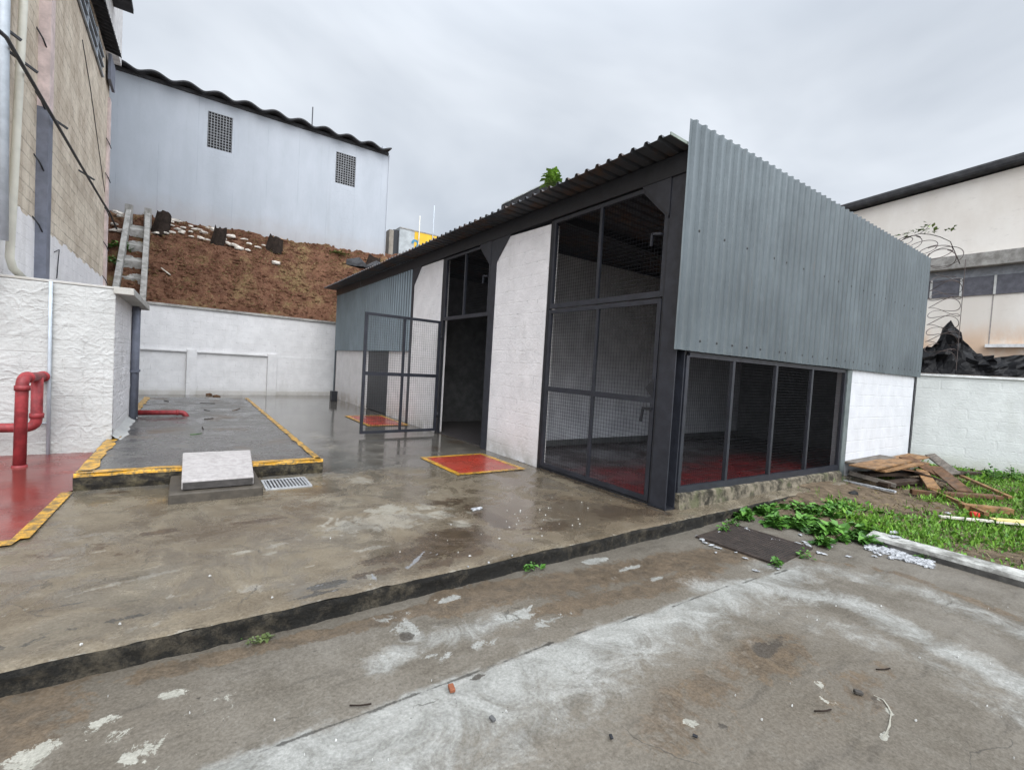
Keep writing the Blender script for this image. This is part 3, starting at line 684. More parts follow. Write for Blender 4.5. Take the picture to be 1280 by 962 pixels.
# bent re-bar ends sticking out of the corners
for yb, hs in ((py0-.05, 7), (e_-.3, 5)):
    for k in range(hs):
        z = 3.4 + k*.95
        build('rebar_stub', MB().tube([(XB, yb-.1, z), (XB+.06, yb-.02, z-.10), (XB+.10, yb+.05, z-.22)], .012, 5), DUCT, bb)
wy0, wy1 = 7.0, wl1.y
win = build('louvre_window', MB().box(XB+.004, XB+.012, wy0, wy1, zl, zl+.74), DARK2, bb)
mb = MB()
for k in range(3): mb.box(XB+.012, XB+.05, wy0, wy1, zl+.01+k*.25, zl+.045+k*.25)
for y in np.arange(wy0, wy1, 1.3): mb.box(XB+.012, XB+.045, y, y+.06, zl+.01, zl+.74)
build('frame', mb, PIPEG, win)
re = atX(152, 75, XB+.28); r9 = atX(130, 0, XB+.28); rz = re.z
mb = MB(); rows = []
for y in np.arange(4.4, re.y, .055):
    z = r9.z + (re.z-r9.z)*(y-r9.y)/(re.y-r9.y) + .05*(1 if (int(y/.11) % 2) else 0)
    rows.append([(XB+.28, y, z), (XB+.28, y, z+.03), (XB-6, y, z+1.2)])
mb.grid(rows); build('roof', mb, ROOFD, bb, solid=.012)
fy = atX(134, 90, XB+.1).y
build('flashing_box', MB().box(XB+.051, XB+.12, e_-.85, e_-.02, 8.62, 9.30), BLUEGREY, bb, bevel=.01)
uy = atX(153, 40, XB).y
build('upper_wall', MB().box(XB-9, XB, 4, uy, 10.5, 16.5).box(XB-9, XB-.32, e_, uy, 2.2, 10.5), plain('upper_cream_wall', (.70,.68,.66), .8), bb)
q = atX(167, 18, XB+.45)
mb = MB().bar((XB+.05, 4, q.z+.06), (XB+.05, q.y, q.z+.06), .8, .12); build('upper_roof', mb, ROOFD, bb)
# pipes and conduit fixed to it
pt, pb = atX(29, 10, XB+.12), atX(12, 322, XB+.12)
pts = [(XB+.12, pt.y+.1, 8.5), tuple(pt), tuple(pb), (XB+.13, pb.y+.10, pb.z-.12), (XB+.15, pb.y+.45, pb.z-.20)]
build('rain_pipe', MB().tube(pts, .045, 12), PIPEW, bb)
q0, q1 = atX(4, 60, XB+.12), atX(3, 300, XB+.12)
build('rain_pipe', MB().tube([(q0.x, q0.y, 8.5), q0, q1], .055, 12), PIPEG, bb)
a, b = atX(-30, -8, XB+.2), atX(136, 262, XB+.2)
cz = (atX(0, 40, XB+.2).z + atX(130, 250, XB+.2).z)/2
cpts = [(XB+.2, 4.2, atX(0, 40, XB+.2).z-.1)] + [tuple(atX(x, y, XB+.2)) for x, y in ((8,47),(30,85),(64,143),(100,205),(128,252),(137,266))]
cpts.append((XB+.3, cpts[-1][1]+.5, cpts[-1][2]-.3))
build('conduit', MB().tube(cpts, .024, 8), DUCT, bb)
for x, y in ((5,40),(28,82),(70,155),(107,221)):
    p = atX(x, y, XB+.1); build('conduit_bracket', MB().bar((XB, p.y-.12, p.z+.08), (XB+.24, p.y+.04, p.z-.02), .03, .03), DUCT, bb)
w0, w1 = atX(103, 50, XB+.01), atX(124, 190, XB+.01)
build('thin_cable', MB().tube([w0, atX(113,110,XB+.01), w1, atX(131,240,XB+.01)], .008, 5), DUCT, bb)
c0 = [atX(*q, XB+.02) for q in ((68,315),(74,312),(72,335),(71,348))]
build('thin_cable', MB().tube(c0, .008, 5), DUCT, bb)

# ------------------------------------------------------------------ rough white retaining block
rb = thing('retaining_wall', 'rough white block wall with smeared mortar behind the red pipe', 'wall', (-6, 5.2, 0))
def roughface(P0, du, dv, nu, nv, amp, out_):
    rows = []
    for i in range(nu+1):
        row = []
        for j in range(nv+1):
            p = Vector(P0) + Vector(du)*(i/nu) + Vector(dv)*(j/nv)
            s_ = (p.x+p.y, p.z)
            # ridged smears
            wx = s_[0] + .10*noise.noise((s_[0]*3, s_[1]*3, 21)); wy = s_[1] + .10*noise.noise((s_[0]*3, s_[1]*3, 33))
            r1 = 1-abs(noise.noise((wx*4.5+wy*3, wy*7-wx*2, 1)))*2.4; r2 = 1-abs(noise.noise((wx*11+3, wy*14, 5)))*2.2
            on = max(0, min(1, .5+1.6*noise.noise((s_[0]*1.7, s_[1]*2.3, 14))))
            h = amp*(max(0, r1)**5*.8*on + max(0, r2)**5*.55*on + .7*noise.noise((s_[0]*2, s_[1]*2, 9)) + .35*noise.noise((wx*14, wy*16, 2)) + .22*noise.noise((wx*34, wy*36, 2)))
            row_h = (s_[1] % .19); off = .2 if int(s_[1]/.19) % 2 else 0
            if row_h < .009 or ((s_[0]+off) % .4) < .009: h -= amp*.8*(.5+noise.noise((s_[0]*1.5, s_[1]*1.5, 2)))
            row.append(p + Vector(out_)*h)
        rows.append(row)
    return rows
mb = MB(); mb.grid(roughface((-9.5,5.2,-.1), (4.2,0,0), (0,0,2.345), 560, 300, .0085, (0,-1,0)))
build('front_face', mb, WHITE_ROUGH, rb, smooth=True)
mb = MB(); mb.grid(roughface((-5.3,5.19,-.1), (0,2.75,0), (0,0,2.3), 260, 220, .010, (1,0,0)))
build('end_face', mb, WHITE_BLOCK, rb, smooth=True)
build('core', MB().box(-9.5, -5.33, 5.23, 7.93, -.1, 2.19), WHITE_ROUGH, rb)
build('coping', MB().box(-9.5, -5.32, 5.205, 8.3, 2.25, 2.285).box(-5.32, -5.10, 5.15, 8.3, 2.19, 2.285), block_paint('dusty_coping', (.50,.49,.47), dirtz=-1), rb, bevel=.008)
# white mortar lumps spilled along the foot of the end face
mb = MB(); rows = []
for y in np.arange(5.15, 8.05, .06):
    row = []
    for k in range(7):
        x = -5.31 + k*.05; w_ = .5+.5*noise.noise((y*2.2, 3, 2)); h = .17 + .10*(1-k/6)**2*(.35+w_) + .02*noise.noise((y*9, k*.9, 5))*(1-k/6)
        row.append((-5.31 + k*.028*(.4+w_) + .012*noise.noise((y*8, k, 1)), y, h if k < 6 else .150))
    rows.append(row)
mb.grid(rows); build('mortar_skirt', mb, WHITE_ROUGH, rb, smooth=True)
dp = thing('downpipe', 'pair of dark grey downpipes on the end of the rough white wall', 'pipe', (-5.2, 8, .17))
for k in range(2):
    build('pipe', MB().tube([(-5.245+.0*k, 7.45+.32*k, .17), (-5.245, 7.45+.32*k, 2.2)], .052, 10), BLUEGREY, dp)
build('clip', MB().box(-5.30, -5.18, 7.38, 7.86, 1.02, 1.06), BLUEGREY, dp)
tag(build('wall_conduit', MB().tube([(-5.93, 5.165, 0), (-5.935, 5.165, 1.2), (-5.94, 5.165, 2.26)], .02, 8).tube([(-5.93,5.165,.42),(-6.25,5.165,.43)], .012, 6), PIPEG),
    'thin light grey conduit running up the rough white wall', 'pipe')

# red fire pipe
fp = thing('fire_pipe', 'red fire main pipe rising from red floor and bending into the white wall', 'pipe', (-6.04, 4.43, 0))
def bend(pts, rad, n=5):
    o = [Vector(pts[0])]
    for a, b, c in zip(pts[:-2], pts[1:-1], pts[2:]):
        a, b, c = map(Vector, (a, b, c)); p0 = b+(a-b).normalized()*rad; p1 = b+(c-b).normalized()*rad
        for k in range(n+1):
            t = k/n; o.append(p0*(1-t)**2 + b*2*t*(1-t) + p1*t*t)
    o.append(Vector(pts[-1])); return o
PR = .057
build('riser', MB().tube(bend([(-6.04,4.43,-.02), (-6.03,4.43,1.05), (-5.99,5.25,1.03)], .11), PR, 14), RED_PIPE, fp)
build('branch', MB().tube(bend([(-6.0,4.93,1.03), (-6.0,4.93,.40), (-7.6,4.93,.40)], .11), PR, 14), RED_PIPE, fp)
for c, ax in (((-6.03,4.43,.93),(0,0,1)), ((-6.02,4.58,1.045),(0,1,0)), ((-6.0,4.93,.55),(0,0,1)), ((-6.15,4.93,.40),(1,0,0)), ((-6.04,4.43,.0),(0,0,1)), ((-5.99,5.14,1.03),(0,1,0))):
    a = Vector(c); build('collar', MB().tube([a-Vector(ax)*.03, a+Vector(ax)*.03], PR+.012, 14), RED_PIPE, fp)
lp = thing('stub_pipe', 'red pipe stub poking over the concrete platform from white wall', 'pipe', (-5.3, 7.9, .25))
build('tube', MB().tube(bend([(-5.35,7.9,.245), (-4.50,7.9,.245), (-4.43,7.88,.13)], .06), .048, 12), RED_PIPE, lp)
build('collar', MB().tube([(-4.62,7.9,.245), (-4.58,7.9,.245)], .056, 12), RED_PIPE, lp)

# ------------------------------------------------------------------ low concrete platform
pf = thing('concrete_platform', 'low dark concrete loading platform with worn yellow painted edges', 'platform', (-4.2, 7, 0))
PLAT = Mat('platform_concrete', .4, .4)
_n = PLAT.noise(2.2, 7, .7)
_c = PLAT.mix(PLAT.ramp(_n, .32, .68), (.050,.048,.046), (.135,.13,.122)); _c = PLAT.mix(PLAT.math('MULTIPLY', PLAT.ramp(PLAT.noise(9, 7, .75), .55, .75), .5), _c, (.22,.20,.17))
_c = PLAT.mix(PLAT.math('MULTIPLY', PLAT.ramp(PLAT.noise(1.1, 5, .6), .52, .7), .6), _c, (.10,.065,.04))
PLAT.color(_c); PLAT.rough(PLAT.lerp(PLAT.ramp(_n, .35, .65), .12, .55)); PLAT.bump(PLAT.noise(40, 6, .7), .3, .01); PLAT = PLAT.m
PX0, PX1, PY0, PY1, PZ = -5.37, -2.99, 3.04, 12.2, .175
mb = MB(); rows = []
for x in np.linspace(PX0, PX1, 90):
    e2 = .02*noise.noise((x*2.5, 1, 3)) + .008*noise.noise((x*11, 1, 3))
    rows.append([(x, PY0+e2+.03, -.02), (x, PY0+e2+.005, .06), (x, PY0+e2-.004, PZ-.02), (x, PY0+e2+.012, PZ)] + [(x, y, PZ + .006*noise.noise((x*2, y*2, 0))) for y in np.linspace(PY0+.06, PY1, 60)] + [(x, PY1+.02, -.02)])
mb.grid(rows)
for s_, x in ((0, PX0), (-1, PX1)):
    mb.add([(x, PY0+.02, -.02), (x, PY1, -.02), (x, PY1, PZ), (x, PY0+.02, PZ)], [(0,1,2,3)])
build('slab', mb, PLAT, pf)
FACE = Mat('black_platform_face', .7, .3); FACE.color(FACE.mix(FACE.ramp(FACE.noise(6, 7, .75), .4, .68), (.016,.014,.012), (.12,.10,.06))); FACE.bump(FACE.noise(20, 7), .7, .02); FACE = FACE.m  # mottled front face, coloured much darker than the platform top
mb = MB(); rows = []
for x in np.linspace(PX0-.005, PX1+.005, 70):
    e2 = .02*noise.noise((x*2.5, 1, 3)) + .008*noise.noise((x*11, 1, 3))
    rows.append([(x, PY0+e2+.022, -.02), (x, PY0+e2-.003, .06), (x, PY0+e2-.012, PZ-.022)])
mb.grid(rows); build('front_face', mb, FACE, pf)
def strip(pts, wd, z, jag=.012):
    mb = MB(); rows = []
    a, b = Vector((*pts[0], z)), Vector((*pts[1], z)); d = (b-a); L = d.length; d.normalize(); n_ = Vector((-d.y, d.x, 0))
    k = max(2, int(L/.06))
    for i in range(k+1):
        p = a + d*(L*i/k); rows.append([p + n_*(jag*noise.noise((p.x*5, p.y*5, 1))), p + n_*(wd + jag*2*noise.noise((p.x*4, p.y*4, 6)))])
    return mb.grid(rows)
for pts, wd in ((((PX0+.02,PY0+.10),(PX1-.02,PY0+.10)), -.11), (((PX1-.02,PY0+.02),(PX1-.02,PY1-.1)), .075), (((PX0+.01,PY1-.1),(PX0+.01,PY0+.05)), .125)):
    build('yellow_edge', strip(pts, wd, PZ+.010, .02), YELLOW if wd > .05 else YELLOWN, pf)
mb = MB(); rows = []
for x in np.linspace(PX0, PX1, 60):
    e2 = .02*noise.noise((x*2.5, 1, 3)) + .008*noise.noise((x*11, 1, 3)); rows.append([(x, PY0+e2-.017, PZ-.030+.012*noise.noise((x*7,2,2))), (x, PY0+e2-.014, PZ-.008), (x, PY0+e2+.004, PZ+.007)])
mb.grid(rows); build('yellow_nosing', mb, YELLOWN, pf)

# manhole: pale lid on a damp concrete collar, leaning back on the platform
mh = thing('manhole', 'raised manhole with pale cracked concrete lid in front of platform', 'manhole', (-4.15, 2.6, 0))
build('collar', MB().box(-4.58, -3.77, 2.22, 3.02, -.02, .10), plain('damp_collar', (.062,.052,.040), .6, .35, 7, bump=.4, bscale=30), mh, bevel=.015)
LID = Mat('pale_lid', .7, .3); LID.color(LID.mix(LID.ramp(LID.noise(14, 9, .78), .32, .62), (.27,.25,.24), (.40,.375,.365)))
LID.bump(LID.noise(40, 6), .5, .01); LID = LID.m
x0_, x1_ = -4.48, -3.85
mb = MB().add([(x0_,2.32,.103),(x1_,2.32,.103),(x1_+.07,3.42,.186),(x0_+.0,3.42,.186),(x0_,2.31,.195),(x1_,2.31,.195),(x1_+.07,3.42,.275),(x0_,3.42,.275)],
    [(3,2,1,0),(4,5,6,7),(0,1,5,4),(1,2,6,5),(2,3,7,6),(3,0,4,7)])
build('lid', mb, LID, mh, bevel=.012)
build('lid_edge', MB().box(x0_+.012, x1_-.012, 2.296, 2.312, .112, .178), plain('dark_lid_edge', (.05,.045,.042), .8, .4, 12, bump=.5), mh)
def grate(name, label, x0, x1, y0, y1, z, n, mat, cat='drain', dirx=True, wd=.012):
    g = thing(name, label, cat, ((x0+x1)/2, (y0+y1)/2, z))
    fm = MB(); t = .025
    fm.box(x0, x1, y0, y0+t, z-.03, z+.006).box(x0, x1, y1-t, y1, z-.03, z+.006).box(x0, x0+t, y0+t, y1-t, z-.03, z+.006).box(x1-t, x1, y0+t, y1-t, z-.03, z+.006)
    build('frame', fm, mat, g)
    bm_ = MB()
    for k in range(n):
        if dirx: x = x0+t + (x1-x0-2*t)*(k+.5)/n; bm_.box(x-wd/2, x+wd/2, y0+t, y1-t, z-.02, z+.004)
        else: y = y0+t + (y1-y0-2*t)*(k+.5)/n; bm_.box(x0+t, x1-t, y-wd/2, y+wd/2, z-.02, z+.004)
    build('bars', bm_, mat, g)
    build('pit', MB().box(x0+t, x1-t, y0+t, y1-t, z-.014, z+.0015) if not dirx else MB().box(x0+t, x1-t, y0+t, y1-t, z-.012, z+.0015), DARK2, g)
    return g
grate('drain_grate', 'small galvanised drain grate with close bars beside the manhole lid', -3.72, -3.24, 2.42, 2.86, .008, 12, GALV, wd=.016)
gr = grate('drain_grate', 'large rusty brown drain grate sunk in yard near the shed corner', 0, .80, 0, .80, YZ+.012, 26, RUST, dirx=False, wd=.02)
gr.location = Vector((-.08+.4, -1.24+.4, gr.location.z)); gr.rotation_euler.z = R(3)

# ------------------------------------------------------------------ the shed
sh = thing('storage_shed', 'long metal clad shed with wire mesh gates and white block piers', 'shed', (0, 0, 0))
def P_(name, mb, mat, par=None, **k): return build(name, mb, mat, par or sh, **k)
def corr(axis, fixed, u0, u1, z0, z1, per, dep, zt=None, jag=0):
    """trapezoid sheet standing on axis 'x' (u = x at y=fixed) or 'y' (u = y at x=fixed)"""
    us, prof = [], []
    k = 0; u = u0
    while u < u1:
        for f_, h in ((0,0),(.30,0),(.42,1),(.60,1),(.72,0)):
            if u+f_*per <= u1: us.append(u+f_*per); prof.append(h*dep)
        u += per
    us.append(u1); prof.append(0)
    mb = MB(); rows = []
    for u, h in zip(us, prof):
        a = z0+.008*noise.noise((u*.9, 1, 1)); b = z1 + .006*noise.noise((u*1.1, 2, 1))
        col = []
        for z in np.linspace(a, b, 9):
            wob = .006*noise.noise((u*.8, z*1.3, 3))
            col.append((u, fixed-h+wob, z) if axis == 'x' else (fixed-h+wob, u, z))
        rows.append(col)
    return mb.grid(rows)
side = P_('side_cladding', corr('x', -.045, -.115, 8.16, 1.81, 4.275, .165, .032), SHEET, solid=.003)
scr0 = None
for z, n_ in ((1.93, 22), (3.13, 16)):
    for k in range(n_):
        x = .15 + 8.0*k/n_ + random.uniform(-.08, .08); x = -.115 + .165*round((x+.115)/.165) + .085
        if scr0 is None: o = scr0 = build('screw', MB().tube([(0, -.073, 0), (0, -.084, 0)], .014, 6), SCREW, side)
        else: o = scr0.copy(); COL.objects.link(o); o.parent = side
        o.location = (x, 0, z)
front = P_('front_cladding', corr('y', .0, 7.66, 14.82, 1.76, 4.02, .165, .03), SHEET2, solid=.003)
P_('end_cladding', corr('x', 14.80, 0, 8.2, 0, 4.0, .165, -.03), SHEET2, solid=.003)
# roof
mb = MB(); rows = []
ry = []
y = -.02
while y < 15.05:
    for f_, h in ((0,0),(.5,0),(.6,1),(.78,1),(.88,0)):
        ry.append((y+f_*.187, h*.038))
    y += .187
for y, h in ry:
    ex = -.40 + .015*noise.noise((y*.5, 1, 1)) - (.28 if y > 13.6 else 0)*0
    rows.append([(x, y, 4.02 + h + .006*noise.noise((y*.7, x, 2)) - (x+.4)*.035 + (.0 if x > 0 else 0)) for x in (ex, .0, 1, 4, 8.3)])
mb.grid(rows); roof = P_('roof', mb, ROOFM, solid=.004)
P_('verge_trim', MB().bar((-.40, -.024, 4.034), (-.10, -.024, 4.024), .012, .03), plain('pale_metal_trim', (.20,.23,.20), .5), roof)
sa, sb = atX(627, 254, .3), atX(688, 224, .3)
sk = P_('skylight_hood', MB().prism([(.3, sa.y, sa.z-.03), (.3, sb.y, sb.z-.03), (1.5, sb.y, sb.z-.12), (1.5, sa.y, sa.z-.12)], (0, 0, .02)), plain('milky_skylight', (.62,.66,.66), .5), roof)
P_('hood_side', MB().prism([(.31, sa.y+.02, 3.95), (.31, sb.y-.02, 3.95), (.31, sb.y-.02, sb.z-.035), (.31, sa.y+.02, sa.z-.035)], (.02, 0, 0)), ROOFD, sk)
# structure: columns, beams, braces
def hbeam(x, y0, y1, z0, z1, dx=.16):
    return MB().box(x, x+.014, y0, y1, z0, z1).box(x+.014, x+dx-.014, (y0+y1)/2-.008, (y0+y1)/2+.008, z0, z1).box(x+dx-.014, x+dx, y0, y1, z0, z1)
cc = P_('corner_column', hbeam(-.012, .0, .215, 0, 4.0, .17), DARK)
P_('base_plate', MB().box(-.03, .18, -.012, .235, 0, .018), DARK2, cc)
P_('column', hbeam(-.02, 3.85, 4.03, 0, 3.96), DARK)
P_('column', hbeam(-.02, 7.54, 7.66, 0, 3.96), DARK)
P_('column', hbeam(.02, 14.66, 14.80, 0, 3.96), DARK)
P_('column', MB().box(7.96, 8.06, -.03, .10, -.1, 1.82), DARK2)
P_('eave_beam', MB().box(-.035, .10, .0, 14.8, 3.76, 3.985), DARK2)
for y in np.arange(.6, 14.6, 1.9): P_('rafter', MB().box(-.34, 8.2, y-.03, y+.03, 3.56, 3.68) if False else MB().bar((.1, y, 3.90), (8.2, y, 3.62), .06, .12), DARK2)
def gusset(y, sgn, s_=.42, x=-.026):
    return MB().prism([(x, y, 3.76), (x, y+sgn*s_, 3.76), (x, y, 3.76-s_)], (.012, 0, 0))
for y, sgn in ((.215, 1), (3.85, -1), (4.03, 1), (7.54, -1)): P_('knee_plate', gusset(y, sgn), DARK)
# white piers
mb = MB().prism([(-.005,2.36,-.02),(-.005,3.85,-.02),(-.005,3.85,3.40),(-.005,3.66,3.74),(-.005,2.36,3.70)], (.155,0,0)); P_('pier', mb, WHITE_BLOCK)
mb = MB().prism([(-.005,6.0,-.02),(-.005,7.54,-.02),(-.005,7.54,3.55),(-.005,7.38,3.74),(-.005,6.0,3.74)], (.155,0,0)); P_('pier', mb, WHITE_BLOCK)
# low white wall, dark door
P_('low_wall', MB().box(.035, .18, 7.66, 9.18, -.02, 1.755).box(.035, .18, 11.0, 14.66, -.02, 1.755), WHITE_LOW)
P_('back_door', MB().box(.055, .10, 9.185, 10.995, .02, 1.75), DARK2)
# wire mesh panel in the plane y-z (axis 'y') or x-z or along a vector
def wires(O, U, V, lu, lv, sp=.048, r=.0013):
    mb = MB(); O, U, V = Vector(O), Vector(U), Vector(V); N = U.cross(V)
    for k in range(1, int(lu/sp)+1): mb.bar(O+U*(k*sp), O+U*(k*sp)+V*lv, 2*r, 2*r, N)
    for k in range(1, int(lv/sp)+1): mb.bar(O+V*(k*sp)+N*.002, O+V*(k*sp)+U*lu+N*.002, 2*r, 2*r, N)
    return mb
def gateleaf(par, O, U, wd, z0, z1, mat=DARK, fr=.055, handle=True):
    """square tube leaf: O hinge foot, U direction of the leaf"""
    O, U = Vector(O), Vector(U).normalized(); Z = Vector((0,0,1)); N = U.cross(Z)
    mb = MB()
    for u in (fr/2, wd-fr/2): mb.bar(O+U*u+Z*z0, O+U*u+Z*z1, fr, .04, N)
    for z in (z0+fr/2, z1-fr/2, (z0+z1)/2): mb.bar(O+U*fr+Z*z, O+U*(wd-fr)+Z*z, .04, fr if z != (z0+z1)/2 else fr*1.25, Z)
    g = build('gate', mb, mat, par)
    mm = (z0+z1)/2
    mbm = MB()
    for za, zb in ((z0+fr, mm-fr*.63), (mm+fr*.63, z1-fr)): mbm.bar(O+U*(wd/2)+Z*za, O+U*(wd/2)+Z*zb, fr*.8, .038, N)
    build('mullion', mbm, mat, g)
    build('wire_mesh', wires(O+Z*z0, U, Z, wd, z1-z0), WIRE, g)
    if handle:
        h = O+U*(wd-.02)+Z*(mm-.10)
        s2 = -N if N.x > 0 else N
        build('handle', MB().bar(h+s2*.04, h-U*.13+s2*.04, .03, .03).bar(h-U*.12+s2*.04, h-U*.14-Z*.16+s2*.04, .025, .025).prism([h+s2*.022+Z*.12, h+s2*.022+Z*.36, h-U*.12+s2*.022+Z*.24], N*.004), DARK2, g)
    return g
def transom(par, y0, y1, z0, z1):
    f_ = .05; mb = MB()
    ks = .36
    mb.box(-.008, .04, y1-f_, y1, z0, z1).box(-.008, .04, y0, y0+f_, z0, z1-ks)
    mb.box(-.008, .04, y0+f_, y1-f_, z0, z0+.07).box(-.008, .04, y0+ks, y1-f_, z1-f_, z1)
    mb.box(-.006, .036, (y0+y1)/2-.022+.05, (y0+y1)/2+.022+.05, z0+.07, z1-f_)
    mb.bar((.016, y0+.02, z1-ks-.02), (.016, y0+ks+.02, z1-.02), .05, .045, (1,0,0))
    t_ = build('transom_window', mb, DARK, par)
    build('wire_mesh', wires((.02, y0+.04, z0+.05), (0,1,0), (0,0,1), y1-y0-.08, z1-z0-.08), WIRE, t_)
    build('latch', MB().bar((-.03, y0+.06, z0+.72), (-.03, y0+.19, z0+.74), .025, .025).bar((-.03, y0+.19, z0+.75), (-.03, y0+.20, z0+.60), .025, .025), DARK, t_)
    return t_
P_('door_frame', MB().box(-.012, .05, 2.295, 2.358, 0, 3.74).box(-.012, .05, .216, .235, 0, 3.3).box(.0, .06, .216, 2.295, 0, .03), DARK2)
P_('door_frame', MB().box(-.012, .05, 5.88, 5.998, 0, 3.74).box(-.012, .05, 4.031, 4.06, 0, 3.3), DARK2)
transom(sh, .236, 2.294, 2.42, 3.74); transom(sh, 4.061, 5.878, 2.42, 3.74)
gateleaf(sh, (.01, 2.29, 0), (0, -1, 0), 2.04, .04, 2.40)
gateleaf(sh, (-.06, 5.86, 0), (-1, -.08, 0), 1.66, .06, 2.40, handle=False)
for hz in (.35, 2.0): P_('hinge', MB().tube([(-.03, 5.87, hz), (-.03, 5.87, hz+.1)], .02, 8), DARK2)
# mesh screen on the side
fm = MB(); fz0 = .15; X0, X1 = .175, 4.56
fm.box(X0, X0+.055, -.012, .035, fz0+.06, 1.76).box(X1-.06, X1, -.012, .035, fz0+.02, 1.76)
fm.bar((X0, .01, fz0+.055), (X1, .01, fz0+.0), .05, .10).box(X0+.055, X1-.06, -.012, .035, 1.745, 1.80)
scr = P_('mesh_screen', fm, DARK)
for x in (1.155, 2.235, 3.325): P_('mullion', MB().box(x-.026, x+.026, -.014, .03, fz0+.07, 1.745), DARK, scr)
P_('wire_mesh', wires((X0, .012, fz0+.05), (1,0,0), (0,0,1), X1-X0, 1.6-.03, sp=.040, r=.0010), WIRE, scr)
P_('jamb', MB().box(4.561, 4.735, -.03, .06, -.1, 1.80), plain('grey_green_jamb', (.12,.14,.14), .6))
mb = MB(); rows = []
for x in np.arange(.16, 4.565, .05):
    tz = .185 - .075*(x/4.5) + .012*noise.noise((x*6, 2, 4)); nn = lambda k: .014*noise.noise((x*5, k, 1)) + .01*noise.noise((x*14, k, 5))
    rows.append([(x, -.085+nn(1), -.12), (x, -.075+nn(2), -.02), (x, -.06+nn(3), .07), (x, -.05+nn(4), tz-.02), (x, -.02, tz), (x, .12, tz)])
mb.grid(rows); mb.add(rows[0], [(0,1,2,3,4,5)]); P_('sill', mb, CONCM)
P_('side_wall', MB().box(4.736, 7.955, -.012, .19, -.15, 1.81), WHITE_FRESH)
# inside
P_('partition', MB().box(.16, 8.1, 3.79, 3.93, 0, 3.75), plain('grey_white_partition', (.47,.47,.49), .8, .2, 3))
P_('partition', MB().box(.18, 8.1, 7.60, 7.72, 0, 3.7), INNER)
P_('rear_wall', MB().box(8.1, 8.25, .05, 14.8, -.1, 3.55), INNER)
P_('inner_lining', MB().box(.2, 8.1, .03, .05, 1.83, 3.55), INNER)
P_('inner_footing', MB().box(.16, 8.1, 3.74, 3.789, .017, .13), INNER)

# ------------------------------------------------------------------ right boundary wall
rw = thing('boundary_wall', 'pale greenish white block wall at right beside the woodpile', 'wall', (9, -.5, 0))
ra = Vector((8.18, .98, 0)); rbv = Vector((8.61, .17, 0)); dv = (Vector((9.48,-1.49,0))-rbv).normalized(); nv = Vector((dv.y, -dv.x, 0))
if nv.dot(CAM-rbv) < 0: nv = -nv
def rbx(t0, t1, o0, o1, z0, z1):
    f_ = lambda t, z: rbv + dv*t + nv*o0 + Vector((0,0,z))
    return MB().prism([f_(t0,z0), f_(t1,z0), f_(t1,z1), f_(t0,z1)], nv*(o1-o0))
build('wall', rbx(-1.2, 9, -.2, 0, -.3, 1.86), WHITE_GREEN, rw)
build('coping', rbx(-.25, 9, -.23, .04, 1.86, 1.915), plain('white_coping', (.72,.73,.72), .7), rw, bevel=.008)

# ------------------------------------------------------------------ cream building behind it
cb = thing('cream_building', 'stained cream building with a strip window and dark sloping roof behind wall', 'building', (14, 0, 0))
rl = lambda y: 7.57 + (3.64-y)*.080
build('wall', MB().prism([(14,7.5,-.4),(14,-14,-.4),(14,-14,rl(-14)-.1),(14,7.5,rl(7.5)-.1)], (8,0,0)), CREAM, cb)
build('roof', MB().prism([(13.75,4.2,rl(4.2)-.05),(13.75,-14,rl(-14)-.05),(13.75,-14,rl(-14)+.24),(13.75,4.2,rl(4.2)+.20)], (8,0,0)), ROOFD, cb, bevel=.08)
build('ledge', MB().box(13.75, 14.0, -14, 5, 5.13, 5.52), CONC, cb, bevel=.02)
build('lintel', MB().box(13.985, 14.01, -14, 5, 4.88, 5.13), plain('grey_lintel', (.27,.28,.30), .7), cb)
wi = build('strip_window', MB().box(13.97, 14.005, -14, 5, 4.35, 4.88), plain('dusty_glass', (.12,.12,.14), .3, .3), cb)
for y in (1.35, .68, -.02, -.72, -1.5, -2.3):
    build('window_bar', MB().box(13.95, 13.969, y-.025, y+.025, 4.35, 4.88), plain('pale_bar', (.55,.55,.53), .6), wi)
build('lower_ledge', MB().box(13.85, 14.0, -14, .05, 2.86, 2.95), plain('white_ledge', (.75,.75,.75), .6), cb)
build('joint', MB().box(13.994, 14.0, -.012+.0, .012, 2.95, 4.35), plain('dark_joint', (.35,.32,.3), .8), cb)

# ------------------------------------------------------------------ tarp on the wall
mb = MB(); rows = []
prof = [(-.3,.2),(0,.35),(.2,.62),(.32,.60),(.45,.88),(.57,1.30),(.66,1.12),(.84,.76),(1.05,.50),(1.35,.42),(1.8,.50),(2.4,.42),(3,.46),(4,.38),(5,.3)]
def ph(t):
    for (a, ha), (b, hb) in zip(prof[:-1], prof[1:]):
        if a <= t <= b: return ha + (hb-ha)*(t-a)/(b-a)
    return .3
for t in np.concatenate([np.arange(-.3, 1.5, .075), np.arange(1.5, 5, .11)]):
    row = []
    for k in range(15):
        s_ = k/14; H_ = ph(t)
        if s_ < .6: u = s_/.6; o, h = .05 - .30*u**1.5, H_*u
        else: u = (s_-.6)/.4; o, h = -.25 - .7*u, H_*(1-u*.9)
        n1 = noise.noise((t*5.1+h*2.3, h*5.4-t*1.7, 1)); n2 = noise.noise((t*13, h*13, 7))
        p = rbv + dv*(t + .04*n2) + nv*(o + (.16*n1 + .07*n2)*min(1, s_*4)) + Vector((0,0, 1.918 + max(0, h + .035*n2*min(1, s_*3))))
        row.append(p)
    rows.append(row)
mb.grid(rows)
tag(build('tarp', mb, BLACKP, smooth=False, solid=.004), 'crumpled black plastic tarp heaped over the greenish white wall', 'tarp')

